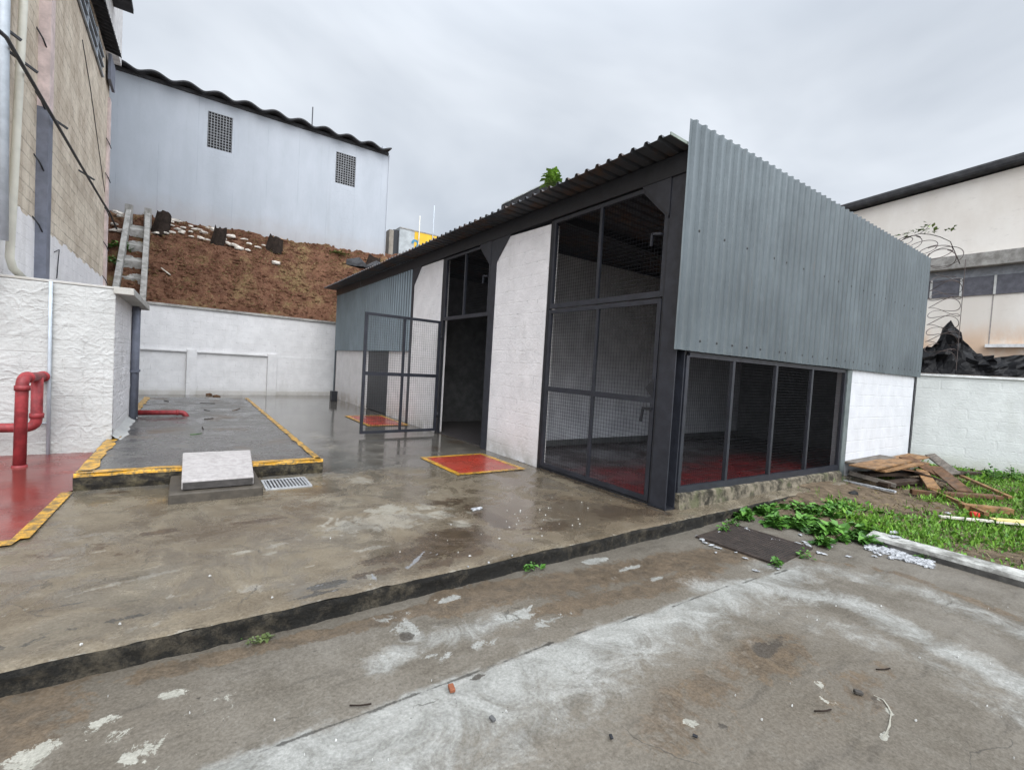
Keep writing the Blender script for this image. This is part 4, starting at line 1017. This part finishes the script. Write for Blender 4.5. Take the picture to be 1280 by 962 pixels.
# razor wire
mb = MB(); cx, cy = 8.72, -.20
for sgn, ph0 in ((1, 0), (-1, .7)):
    pts = []
    for k in range(0, 230):
        t = k/230; a = sgn*2*math.pi*5.2*t + ph0; z = 2.15 + 1.9*t
        pts.append((cx+.25*math.cos(a), cy+.25*math.sin(a), z + .05*math.sin(a*2)))
    mb.tube(pts, .0065, 4, cap=False)
for (oy, oz, r_, tilt, ph_) in ((-.05,4.40,.30,.5,0),(.12,4.52,.29,1.1,1),(.0,4.36,.24,-.3,2),(.34,4.66,.26,.9,3),(.55,4.80,.20,.2,2),(.68,4.86,.16,.6,0)):
    pts = []
    for k in range(40):
        a = 2*math.pi*k/36+ph_; pts.append((cx+.2*math.sin(a)*math.sin(tilt), cy+oy+.12+r_*math.cos(a), oz+r_*.8*math.sin(a)*math.cos(tilt*.6)+.02*k/40))
    mb.tube(pts, .0075, 4, cap=False)
mb.tube([(cx, cy-.28, 2.0), (cx, cy-.27, 4.3)], .006, 4)
tag(build('razor_wire', mb, plain('rusty_wire', (.075,.055,.05), .6), smooth=False), 'loose coil of rusty razor wire hanging beside the metal cladding', 'wire')

# ------------------------------------------------------------------ leaves helper
def leafmat(name, c, c2):
    m = Mat(name, .5, .35); a = m.attr('tone'); m.color(m.mix(a, c, c2)); m.b.inputs['Subsurface Weight'].default_value = 0
    return m.m
GRASSM = leafmat('grass_blades', (.05,.14,.014), (.20,.38,.045))
WEEDM = leafmat('weed_leaves', (.03,.095,.014), (.12,.28,.04))
def leaf(mb, tones, p, d, L, wd, droop, tone):
    d = Vector(d).normalized(); s_ = d.cross(Vector((0,0,1)))
    if s_.length < 1e-3: s_ = Vector((1,0,0))
    s_.normalize(); p = Vector(p); a = p + d*L*.5; e = p + d*L - Vector((0,0,droop*L))
    mb.add([p, a+s_*wd/2, e, a-s_*wd/2], [(0,1,2),(0,2,3)]); tones += [tone]*4
def scrap_mb(r, seed, th=.012):
    rs = random.Random(seed); n_ = 9; top = []
    for k in range(n_):
        a = 2*math.pi*k/n_; q = r*rs.uniform(.35, 1.2); top.append((q*math.cos(a)*1.25, q*math.sin(a)*.8, rs.uniform(.2, 1)*th))
    mb = MB(); vs = [(x*1.02, y*1.02, 0) for x, y, z in top] + top + [(0, 0, th*1.2)]
    mb.add(vs, [(k, (k+1) % n_, n_+(k+1) % n_, n_+k) for k in range(n_)] + [(n_+k, n_+(k+1) % n_, 2*n_) for k in range(n_)]); return mb
# weeds patch beside the grate
def weedpatch(name, label, spots, n, seed, hmax=.17, Lr=(.05,.12), kind=None, cat=None, mat=None, group=None):
    rs = random.Random(seed); mb = MB(); tn = []
    for (cx_, cy_, rx, ry, z, wt) in spots:
        for _ in range(int(n*wt)):
            a = rs.uniform(0, 6.283); q = math.sqrt(rs.random()); x, y = cx_+rx*q*math.cos(a), cy_+ry*q*math.sin(a)
            g_ = noise.noise((x*3.2, y*3.2, 2))
            if g_ < -.18: continue
            h = hmax*(1-q*q*.8)*rs.random()*(.6+.8*max(0, g_+.3))
            aa = rs.uniform(0, 6.283); el = rs.uniform(-.1, .9)
            L = rs.uniform(*Lr)*(.45+1.1*rs.random()**2); leaf(mb, tn, (x, y, z+h*.85), (math.cos(aa)*math.cos(el), math.sin(aa)*math.cos(el), math.sin(el)), L, L*rs.uniform(.4,.7), rs.uniform(.1,.5), min(1, max(0, rs.random()*.8 + .45*(h/hmax) - .2)))
    o = build(name, mb, mat or WEEDM, attrs={'tone': tn})
    return tag(o, label, cat, group, kind)
W = lambda x, y, z=-.12: G(x, y, z)
sp = []
for (x, y, rx, ry, wt) in ((985,635,.30,.20,1),(1020,640,.40,.28,1.6),(1055,645,.42,.30,1.8),(1000,655,.25,.16,.8),(1075,665,.28,.22,1.2),(1040,668,.30,.15,.9),(955,640,.18,.10,.5),(1090,680,.10,.08,.4),(930,648,.12,.06,.25),(970,655,.12,.06,.3),(1060,632,.4,.2,.5),(1100,650,.3,.2,.5),(1025,682,.12,.06,.3)):
    p = W(x, y); sp.append((p.x, p.y, rx, ry, -.12, wt))
weedpatch('weed_patch', 'dense patch of broad leaved weeds between the grate and shed plinth', sp, 1300, 3, hmax=.12, kind='stuff', cat='weeds')
for (x, y, r_, lab) in ((915,657,.07,'small leafy weed against the plinth just left of weed patch'),(905,664,.05,'tiny weed sprout behind the rusty grate corner'),(1008,697,.07,'grass tuft at the right corner of rusty grate'),(970,708,.05,'tiny grass tuft at the near corner of rusty grate'),
        (665,712,.08,'green tuft growing from the curb crack near middle of the edge'),(775,690,.06,'flat green tuft at the curb foot left of the shed column'),(304,789,.05,'bright leafy weed at curb foot, tallest on the left'),(263,798,.035,'tiny dark sprout at curb foot left of leafy weed'),(1155,700,.05,'lone spindly weed against right kerb face')):
    p = G(x, y, YZ); weedpatch('weed', lab, [(p.x, p.y, r_, r_*.8, YZ+.01, 1)], 46, int(x), hmax=.10, Lr=(.03,.07), cat='weed')
p0, p1 = G(320, 802, YZ), G(395, 787, YZ)
sp = [(p0.x+(p1.x-p0.x)*k/8, p0.y+(p1.y-p0.y)*k/8, .05, .03, YZ+.004, 1) for k in range(9)]
weedpatch('moss_strip', 'thin strip of moss and short grass along curb foot', sp, 60, 8, hmax=.025, Lr=(.012,.03), kind='stuff', cat='moss', mat=leafmat('moss', (.05,.075,.02), (.12,.15,.05)))
# grass
rs = random.Random(5); mb = MB(); tn = []
cnt = 0
while cnt < 34000:
    x = rs.uniform(1.74, 9.6); y = rs.uniform(-4.2, .35)
    dw = (Vector((x,y,0))-rbv).dot(nv)
    if dw < .05 or y > -.12 and x < 8: continue
    g_ = noise.noise((x*1.1, y*1.1, 5)) + .5*noise.noise((x*3, y*3, 1))
    bare = math.exp(-(((x-4.1)/.9)**2 + ((y+.95)/.45)**2)) + .9*math.exp(-(((x-3.5)/.8)**2+((y+.3)/.5)**2)) + .8*math.exp(-(((x-6.2)/1.6)**2+((y+.75)/.5)**2)) + .7*math.exp(-(((x-4.3)/.6)**2+((y+1.5)/.2)**2))
    if x < 2.7 and y > -1.1: bare += 1
    if rs.random() > 1.02 + g_*1.3 - bare*1.5: continue
    if x > 5 and rs.random() < .35: continue
    cnt += 1
    a = rs.uniform(0, 6.283); el = rs.uniform(.35, 1.4); L = rs.uniform(.035, .105)*(1.0+.5*g_)
    d = (math.cos(a)*math.cos(el), math.sin(a)*math.cos(el), math.sin(el))
    leaf(mb, tn, (x, y, -.065), d, L, rs.uniform(.006, .014) if rs.random() < .75 else .03, rs.uniform(0,.4), min(1, max(0, rs.gauss(.5+.3*g_, .25))))
    if rs.random() < .06: leaf(mb, tn, (x, y, -.065), (d[0]*.5, d[1]*.5, 1), rs.uniform(.10,.22)*(1+.6*g_), .008, rs.uniform(.1,.5), rs.random())
tag(build('grass', mb, GRASSM, attrs={'tone': tn}), kind='stuff')
mb = MB(); tn = []
for k in range(2600):
    x = rs.uniform(1.8, 8.5); y = rs.uniform(-3.8, -.2)
    if (Vector((x,y,0))-rbv).dot(nv) < .05: continue
    a = rs.uniform(0, 6.283); el = rs.uniform(.0, .9)
    leaf(mb, tn, (x, y, -.06), (math.cos(a)*math.cos(el), math.sin(a)*math.cos(el), math.sin(el)+.05), rs.uniform(.04,.14), rs.uniform(.004,.012), rs.uniform(0,.4), rs.random())
tag(build('dead_grass', mb, leafmat('dead_grass_blades', (.14,.10,.05), (.36,.31,.17)), attrs={'tone': tn}), kind='stuff')
# tall weeds along the boundary wall foot
for k, (x, y, lab) in enumerate(((1213,598,'sparse weed at wall foot nearest the woodpile'),(1238,600,'leafy weed at wall foot right of the planks'),(1265,602,'taller weed at the far right of wall foot'))):
    p = G(x, y, -.08); weedpatch('weed', lab, [(p.x-.05, p.y, .16, .14, -.06, 1)], 150, 40+k, hmax=.38, Lr=(.05,.11), cat='weed')
# green on the bank beside the chute and by the stump
def bankz(x, y): return emb_z(x, y)
for k, (x, y, lab) in enumerate(((141,330,'leafy green plants on bank between beige wall and chute'),(150,312,'higher green plants on bank left of chute'))):
    q = atY(x, y, 17.5); p = None
    for yy in np.arange(15.4, 20, .05):
        pp = atY(x, y, yy)
        if pp.z <= emb_z(pp.x, yy): p = pp; break
    p = p or q
    weedpatch('bank_weed', lab, [(p.x-.05, p.y, .34, .5, p.z, 1)], 260, 60+k, hmax=.4, Lr=(.08,.2), cat='weed')
rs = random.Random(31); mb = MB(); tn = []
for k in range(9000):
    x = rs.uniform(-6.4, 3.4); y = bwy(x) + .1 + rs.random()*(19.9-bwy(x)); g_ = noise.noise((x*.8, y*1.1, 6)) + .5*noise.noise((x*2.6, y*2.6, 8))
    if g_ < rs.uniform(-.25, .5): continue
    a = rs.uniform(0, 6.283); z = emb_z(x, y) + bankn(x, y)
    leaf(mb, tn, (x, y-.02, z), (math.cos(a), math.sin(a)*.7-.2, rs.uniform(.1,.7)), rs.uniform(.06,.17), rs.uniform(.012,.03), rs.uniform(0,.4), min(1, max(0, .5*rs.random()+g_*.4)))
tag(build('dry_grass', mb, leafmat('dry_grass_blades', (.17,.12,.055), (.34,.30,.12)), attrs={'tone': tn}), kind='stuff')
rs = random.Random(33); mb = MB()
for k in range(1500):
    x = rs.uniform(-6.4, 3.4); y = bwy(x) + .1 + rs.random()*(19.9-bwy(x)); z = emb_z(x, y) + bankn(x, y)
    b_ = scrap_mb(rs.choice((.03,.04,.05,.09)), 900+k, .07); mb.add([(x+a, y+b, z-.01+c) for a, b, c in b_.v], b_.f)
tag(build('earth_clods', mb, EARTH.m), kind='stuff')
def on_bank(x, y):
    for yy in np.arange(15.2, 20, .03):
        pp = atY(x, y, yy)
        if pp.z <= emb_z(pp.x, yy): return pp
    pp = atY(x, y, 19.7); pp.z = emb_z(pp.x, 19.7); return pp
p = on_bank(424, 318); weedpatch('bank_weed', 'bright green tuft on bank top below right vent', [(p.x, p.y, .5, .3, p.z, 1)], 300, 77, hmax=.22, Lr=(.07,.16), cat='weed', mat=leafmat('bank_tuft', (.06,.10,.02), (.18,.22,.06)))

# vine on razor wire and roof tuft
sp = []
for (x, y) in ((1132,296),(1140,292),(1150,290),(1158,286),(1120,297),(1163,291),(1185,289),(1190,288)):
    p = atX(x, y, 8.78); sp.append((p.x, p.y, .12, .09, p.z, 1))
creeper = weedpatch('creeper', 'thin leafy creeper tangled in the razor wire top', sp, 14, 90, hmax=.16, Lr=(.06,.12), cat='plant', mat=leafmat('creeper_leaves', (.10,.17,.05), (.26,.32,.12)))
build('stem', MB().tube([atX(x, y, 8.76) for x, y in ((1200,330),(1188,302),(1175,296),(1163,293),(1150,292),(1140,295),(1128,300),(1116,306))], .008, 5).tube([atX(x, y, 8.76) for x, y in ((1150,292),(1158,286),(1163,280))], .006, 5), BARK, creeper)
p = atX(690, 226, -.05); weedpatch('roof_plant', 'small round green plant growing on the shed roof', [(p.x, p.y, .13, .13, p.z-.06, 1), (p.x, p.y, .09, .09, p.z+.03, 1)], 420, 91, hmax=.20, Lr=(.05,.10), cat='plant', mat=leafmat('roof_plant_leaves', (.14,.26,.04), (.36,.52,.12)))

# ------------------------------------------------------------------ wood pile: every board a thing
def plank(a, b, wd, th, mat, label, roll=0, group='boards heaped by the white wall'):
    a, b = Vector(a), Vector(b); up = Vector((math.sin(roll), 0, math.cos(roll)))
    a.z = a.z*.8; b.z = b.z*.8
    o = build('plank', MB().bar(a, b, wd, th, up), mat, bevel=.003); return tag(o, label, 'plank', group)
Z0 = -.03
plank((4.30,-.42,.33), (7.6,-.30,.30), .36, .022, WOOD[0], 'wide tan board lying topmost across the pile', .05)
plank((4.75,-.14,.30), (6.4,-.12,.32), .28, .03, WOOD[3], 'grey weathered board leaning at the back of pile', .7)
plank((4.65,-.55,.26), (6.6,-.62,.28), .14, .03, WOOD[0], 'narrow tan board just beneath the topmost board', .3)
plank((5.3,-.50,.25), (6.0,-.75,.14), .22, .02, WOOD[1], 'short russet offcut tipped down in the pile middle', .4)
plank((5.7,-.40,.27), (5.7,-1.15,.08), .16, .03, WOOD[2], 'dark board sloping out of the pile middle', .2)
plank((6.5,-.35,.36), (6.0,-1.05,.14), .20, .022, WOOD[1], 'russet board tilted steeply near the pile right', -.2)
plank((7.6,-.45,.36), (7.1,-.95,.06), .16, .03, WOOD[3], 'grey brown stub leaning at right end of the pile', -.4)
plank((6.4,-.80,.26), (5.35,-1.42,.03), .20, .025, WOOD[1], 'reddish plank sliding down the front right of pile', -.1)
plank((6.1,-.70,.18), (4.95,-1.15,.05), .16, .03, WOOD[0], 'tan plank half buried under the reddish plank', .1)
plank((4.75,-.30,.12), (6.3,-.70,.10), .20, .05, WOOD[2], 'blackened beam at the bottom of the pile', .1)
plank((4.55,-.62,.03), (6.0,-.85,.03), .16, .06, WOOD[2], 'charred beam on the soil under pile', 0)
plank((4.45,-.20,.16), (4.7,-.75,.02), .10, .06, WOOD[3], 'short grey stick propped at left end of pile', 0)
plank((7.2,-.75,.05), (8.2,-1.10,.0), .16, .05, WOOD[2], 'dark plank on the ground towards the wall', 0)
plank((7.0,-1.05,.05), (5.75,-1.85,.0), .07, .04, WOOD[0], 'slender tan batten pointing to the right of pile', .1)
plank((4.95,-1.12,.01), (3.95,-1.90,.0), .055, .045, WOOD[0], 'long tan batten lying across soil in front of pile', .1)
plank((4.55,-.98,.0), (4.72,-1.22,.0), .09, .07, WOOD[1], 'short brown block at the batten start', 0)
plank((4.9,-1.25,.0), (5.6,-1.75,.0), .14, .05, WOOD[1], 'brown board lying flat on grass behind the long batten', 0)
plank((4.15,-1.62,.0), (4.55,-2.02,.0), .12, .075, WOOD[0], 'thick tan offcut at right end of the long batten', 0)
plank((3.18,-1.62,-.01), (3.85,-2.25,-.01), .05, .025, PALEW, 'whitish batten lying in grass closest to kerb', 0)
plank((3.62,-2.0,.015), (3.98,-2.30,.015), .10, .02, plain('yellow_offcut', (.62,.50,.20), .7), 'yellowish offcut on the whitish batten end', 0)
p = G(1218, 645, -.03)
tag(build('bottle_cap', MB().tube([(p.x, p.y, -.04), (p.x, p.y, .0), (p.x, p.y, .025)], [.05, .052, .046], 14), plain('red_plastic', (.50,.03,.015), .5), bevel=.004), 'small red plastic cap on bare soil before the planks', 'cap')
p = G(1068, 617, -.02)
mb = MB()
for k, (dx, dy, r_, h_) in enumerate(((0,0,.085,.06),(.09,.03,.045,.03),(-.08,.05,.04,.025))):
    b_ = scrap_mb(r_, 70+k, h_); mb.add([(p.x+dx+x, p.y+dy+y, p.z-.02+z) for x, y, z in b_.v], b_.f)
tag(build('coal_lump', mb, plain('black_lump', (.015,.015,.015), .8, bump=.6)), 'black lump lying on soil by the white wall', 'debris')
a, b = G(1053, 602, -.03), G(1118, 616, -.03)
mb = strip(((a.x, a.y), (b.x, b.y)), .07, -.0, .02)
mb.v = [(x, y, z-.015) for x, y, z in mb.v]
tag(build('paint_spill', mb, FOAM, solid=.03), 'white paint spill line on the soil left of woodpile', 'debris')

# ------------------------------------------------------------------ scraps
FLECK = plain('pale_fleck', (.50,.50,.48), .8)
protos = [build('foam_scrap', scrap_mb(.05, s_, .011), FOAM) for s_ in range(4)]
used = [0]*4
fproto = [build('fleck', scrap_mb(.05, s_, .02), FLECK) for s_ in range(4, 8)]; fused = [0]*4
def scrap(x, y, z, size, label, group, rot=None, name='foam_scrap'):
    protos, used = (fprotos_ if size < .2 else (protos_a, used_a))
    k = random.randrange(4); o = protos[k] if not used[k] else protos[k].copy()
    if used[k]: COL.objects.link(o)
    used[k] = 1
    p = G(x, y, z); o.location = (p.x, p.y, z); o.scale = (size, size, max(.5, size)); o.rotation_euler = (0, 0, random.uniform(0, 6.28) if rot is None else rot)
    return tag(o, label, 'scrap', group)
protos_a, used_a = protos, used; fprotos_ = (fproto, fused)
L1 = 'small white foam scrap lying round the rusty grate'; g1 = 'white scraps round the rusty grate'
for (x, y, s_) in ((872,670,.9),(878,674,1.1),(882,678,.8),(890,681,.9),(897,684,.8),(899,665,1.0),(933,661,1.2),(938,663,.8),(947,664,.9),(970,658,.8),(966,674,.9),(974,675,.7),(998,679,1.0),(1010,681,1.1),(1006,677,.8),(1025,691,1.2),(1035,682,.9),(945,713,.8),(931,697,.7),(973,711,.6),(1000,668,.8),(1028,670,1),(1035,668,.8),(1060,695,.8),(1003,688,.6),(895,690,.5),(920,690,.4)):
    scrap(x, y, YZ+.008, s_*.72, L1, g1)
L2 = 'tiny white fleck on the wet upper pavement'; g2 = 'white flecks on the upper pavement'
for k in range(34):
    x = random.gauss(650, 55); y = 690 - (x-560)*.22 + random.uniform(-38, 10)
    scrap(x, min(y, 745-(x-440)*.235-6), .006, random.uniform(.05, .15), L2, g2)
for (x, y, s_) in ((413,673,.3),(500,690,.25),(587,695,.35),(262,720,.25),(150,780,.25),(101,806,.25),(340,747,.2),(640,694,.4),(585,708,.45),(611,703,.4),(690,622,.25),(725,655,.3)):
    scrap(x, y, .006, s_*.5, L2, g2)
L3 = 'tiny pale fleck on the lower yard concrete'; g3 = 'pale flecks on the lower yard'
for k in range(18):
    scrap(random.uniform(60, 1270), random.uniform(850, 955), YZ+.006, random.uniform(.03, .10), L3, g3)
for k in range(12):
    scrap(random.uniform(900, 1270), random.uniform(740, 850), YZ+.006, random.uniform(.04, .13), L3, g3)
scrap(595, 636, .004, 1.2, 'white soap like flake on wet pavement before the red patch', None, .4)
scrap(1117, 665, .0-.03, 1.1, 'white scrap on grass just behind kerb end', None)
scrap(1120, 671, -.03, 1.2, 'white scrap resting on kerb top near its end', None)
scrap(1185, 641, -.03, .8, 'white scrap in grass in front of planks', None)
# foam debris along the kerb
mb = MB(); rs = random.Random(9)
for k in range(230):
    t = rs.random()**1.3; c = G(1085+78*t, 682+24*t+rs.gauss(-2, 4.5)*(1-t*.4), YZ+.01)
    b_ = scrap_mb(rs.uniform(.012, .05), 200+k, rs.uniform(.006,.022)); a = rs.uniform(0, 6.28)
    mb.add([(c.x+x*math.cos(a)-y*math.sin(a), c.y+x*math.sin(a)+y*math.cos(a), c.z+z) for x, y, z in b_.v], b_.f)
tag(build('foam_debris', mb, FOAM), 'drift of crushed white foam along the right kerb foot', 'debris', kind='stuff')
mb = MB(); sq = [Vector(G(x, y, YZ+.008)) for x, y in ((1092,868),(1104,874),(1110,882),(1114,890),(1113,898),(1112,906),(1108,914),(1104,921))]
rows = []
for k, p in enumerate(sq):
    d = (sq[min(k+1, 7)]-sq[max(k-1, 0)]).normalized(); n_ = Vector((-d.y, d.x, 0)); rows.append([p - n_*random.uniform(.001,.005), p + n_*random.uniform(.001,.005)])
struct('paint_mark', mb.grid(rows), plain('dried_paint', (.34,.325,.27), .7))
# small dark stones and chips
def chip(x, y, z, s_, mat, label, cat='chip', group=None, nm='chip'):
    p = G(x, y, z); rs = random.Random(int(x*7+y)); a = rs.uniform(0, 3); d = Vector((math.cos(a), math.sin(a), .1))
    return tag(build(nm, MB().bar(p+Vector((0,0,s_*.22)), p+d*s_+Vector((0,0,s_*.22)), s_*.62, s_*.4), mat, bevel=s_*.07), label, cat, group)
chip(566, 866, YZ+.004, .045, plain('brick_chip', (.22,.075,.035), .8), 'red brown brick chip on the pale streak')
chip(1078, 868, YZ+.004, .04, plain('dark_pebble', (.05,.045,.04), .8), 'dark flat pebble at head of the white squiggle')
chip(872, 922, YZ+.004, .022, DARK2, 'small black chip at bottom right of yard')
chip(618, 902, YZ+.004, .03, INNER, 'grey chip below the pale streak')
chip(765, 924, YZ+.004, .022, DARK2, 'small black chip near bottom centre of the yard')
for (x, y, lab) in ((1018,888,'dark twig lying left of white squiggle'),(1095,836,'dark twig above white squiggle'),(437,881,'tiny dark twig left of pale streak')):
    p = G(x, y, YZ+.008); tag(build('twig', MB().tube([p, p+Vector((.04,-.03,.004)), p+Vector((.09,-.04,0))], .004, 5), BARK), lab, 'twig')
for k, (x, y, lab) in enumerate(((255,523,'dark twig on platform right of the stub pipe'),(262,513,'small twig on the rear of platform'),(300,510,'reddish stick on the rear right of platform'),(250,503,'thin stick near the back edge of platform'),(254,536,'curled leaf on the platform centre'),(252,541,'green leaf on the platform centre'),(205,500,'upright dark twig at the rear left of platform'))):
    p = G(x, y, PZ+.012); L_ = .32 if k in (2, 3) else .16
    tag(build('twig' if k not in (4, 5) else 'fallen_leaf', MB().tube([p-Vector((0,0,.006)), p+Vector((L_*.5*math.cos(k*1.9+.3),L_*.9*math.sin(k*1.9+.3)-.04,-.004)), p+Vector((L_*math.cos(k*1.9+.3),L_*1.9*math.sin(k*1.9+.3),-.004))], .008, 5), WOOD[1] if k == 2 else (WEEDM if k == 5 else BARK)), lab, 'twig' if k not in (4,5) else 'leaf')
# dark post block by the shed's far end, rubble at the perimeter wall
p = G(426, 500, 0); tag(build('short_post', MB().box(p.x-.42, p.x-.22, p.y-.4, p.y-.15, 0, .34), DARK2, bevel=.01), 'short dark square post standing by the far low wall', 'post')
for (x, y, lab) in ((262,493,'brown rubble lump at the perimeter wall between piers'),(270,495,'flat red brick lump at the perimeter wall foot'),(378,491,'small stone at perimeter wall foot near the far corner')):
    p = G(x, y, 0); tag(build('rubble', scrap_mb(.085, int(x), .06), WOOD[1] if x < 300 else STONE), lab, 'rubble').location = (p.x, p.y-.25, .0)
# white mortar crumbs at pier foot
for k, (x, y) in enumerate(((640,571),(648,575),(655,578),(630,566),(661,580),(520,531),(512,527),(524,534))):
    scrap(x, y, .008, random.uniform(.25, .6), 'white mortar crumb at the foot of white pier', 'mortar crumbs at the piers')

# ------------------------------------------------------------------ bank: stumps and white rubble
def stump(x, y, h, r_, label, cut=True):
    p = on_bank(x, y); t = thing('tree_stump', label, 'stump', tuple(p)); mb = MB(); rs = random.Random(int(x)); rows = []
    for z in (-.25, .05, h*.5, h):
        rows.append([(p.x+r_*(1.25-.35*(z+.25)/(h+.25))*(1+.28*noise.noise((math.cos(a)*1.3, math.sin(a)*1.3, z*.5+x)))*math.cos(a)+.15*z, p.y+r_*(1.25-.35*(z+.25)/(h+.25))*(1+.28*noise.noise((math.cos(a)*1.3, math.sin(a)*1.3, z*.5+x)))*math.sin(a), p.z+z+(.22*noise.noise((math.cos(a)*1.7, math.sin(a)*1.7, x)) if z == h else 0)) for a in np.linspace(0, 6.283, 15)])
    mb.grid(rows); build('trunk', mb, BARK, t)
    build('cut_face', MB().add(rows[-1][:-1], [tuple(range(14))]), CUTW if cut else BARK, t)
stump(201, 288, .62, .24, 'tall charred stump among white rubble near the chute', False)
stump(273, 302, .50, .22, 'charred stump in the middle of bank top', False)
stump(343, 311, .45, .30, 'charred stump with orange cut face right on the bank', True)
stump(465, 335, .5, .3, 'dark stump at the bank top behind the shed roof', False)
lab = 'white rubble piece strewn along bank top'; grp = 'white rubble along the bank top'
pr = [build('rubble', scrap_mb(.16, 300+k, .13), STONE) for k in range(4)]; un = [0]*4
rs = random.Random(21)
pts = [(150,272),(146,268),(143,282),(147,290),(152,291),(210,275),(205,280),(214,283),(222,288),(230,286),(238,284),(226,292),(215,292),(203,292),(196,293),(240,297),(250,299),(258,301),(246,288),(260,286),(280,300),(284,305),(291,308),(298,312),(290,297),(305,300),(312,306),(268,289),(322,310),(330,308),(344,330),(229,291),(212,272),(219,277),(310,314),(238,291),(254,292)]
for (x, y) in pts:
    k = rs.randrange(4); o = pr[k] if not un[k] else pr[k].copy()
    if un[k]: COL.objects.link(o)
    un[k] = 1; p = on_bank(x, y); s_ = rs.uniform(.5, 1.15); o.location = p + Vector((0, -.03, .02)); o.scale = (s_*1.2, s_*.8, s_*.7); o.rotation_euler = (rs.uniform(.1,.6), 0, rs.uniform(-.6,.6))
    tag(o, lab, 'rubble', grp)
p = on_bank(207, 340); tag(build('plank', MB().bar(p+Vector((-.12,0,.12)), p+Vector((.14,-.05,-.08)), .10, .03), PALEW), 'short pale wood scrap lying on the earth bank', 'plank')

# ------------------------------------------------------------------ painted tank behind the shed roof
tk = thing('painted_tank', 'grey block tank with yellow painted panel behind the shed roof', 'tank', (6.5, 23, 7))
build('body', MB().box(5.31, 10.5, 23, 25, 5.5, 9.12), plain('grey_tank_wall', (.40,.43,.44), .8, .25, 2), tk)
build('side', MB().box(4.75, 5.0, 23.1, 25, 5.5, 8.95), plain('brown_tank_side', (.27,.24,.20), .8, .3, 2), tk)
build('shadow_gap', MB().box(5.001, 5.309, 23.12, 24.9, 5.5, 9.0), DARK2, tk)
yp = build('yellow_panel', MB().box(6.22, 10.5, 22.985, 22.999, 7.2, 9.11), plain('yellow_sign_paint', (.68,.42,.03), .7, .12, 2), tk)
BL = plain('blue_sign_paint', (.07,.22,.34), .7, .2)
def arc(cx, cz, r0, r1, a0, a1):
    rows = [[(cx+r*math.cos(t), 22.975, cz+r*math.sin(t)) for r in (r0, r1)] for t in np.linspace(a0, a1, 14)]
    return MB().grid(rows)
build('lettering', arc(6.28, 8.42, .10, .24, -.5, 3.3), BL, yp); build('lettering', MB().bar((6.45,22.975,8.36), (6.15,22.975,7.95), .12, .01, (0,1,0)), BL, yp)
build('lettering', MB().box(7.30, 7.62, 22.97, 22.98, 8.25, 8.45), BL, yp)
build('rim', MB().box(5.31, 10.5, 22.97, 25, 9.121, 9.18), CONC, tk)
for (x, y0, lab) in ((525, 270, 'shorter thin white rod on painted tank'), (543, 257, 'taller thin grey rod on painted tank')):
    p = atY(x, y0, 22.9); tag(build('antenna_rod', MB().tube([(p.x, 22.9, 7.0), (p.x, 22.9, p.z)], .03, 6), PIPEG if x == 543 else PIPEW), lab, 'antenna')
# dark scraps at the far end of the shed roof
for (x, y, lab) in ((449,328,'crumpled dark sheet scrap at the far roof end'),(470,332,'flattened dark sheet scrap beside the far roof end stump')):
    p = atY(x, y, 17.2); b_ = scrap_mb(.42, int(x), .35); o = build('sheet_scrap', b_, ROOFD); o.location = (p.x, p.y, p.z-.2); tag(o, lab, 'debris')
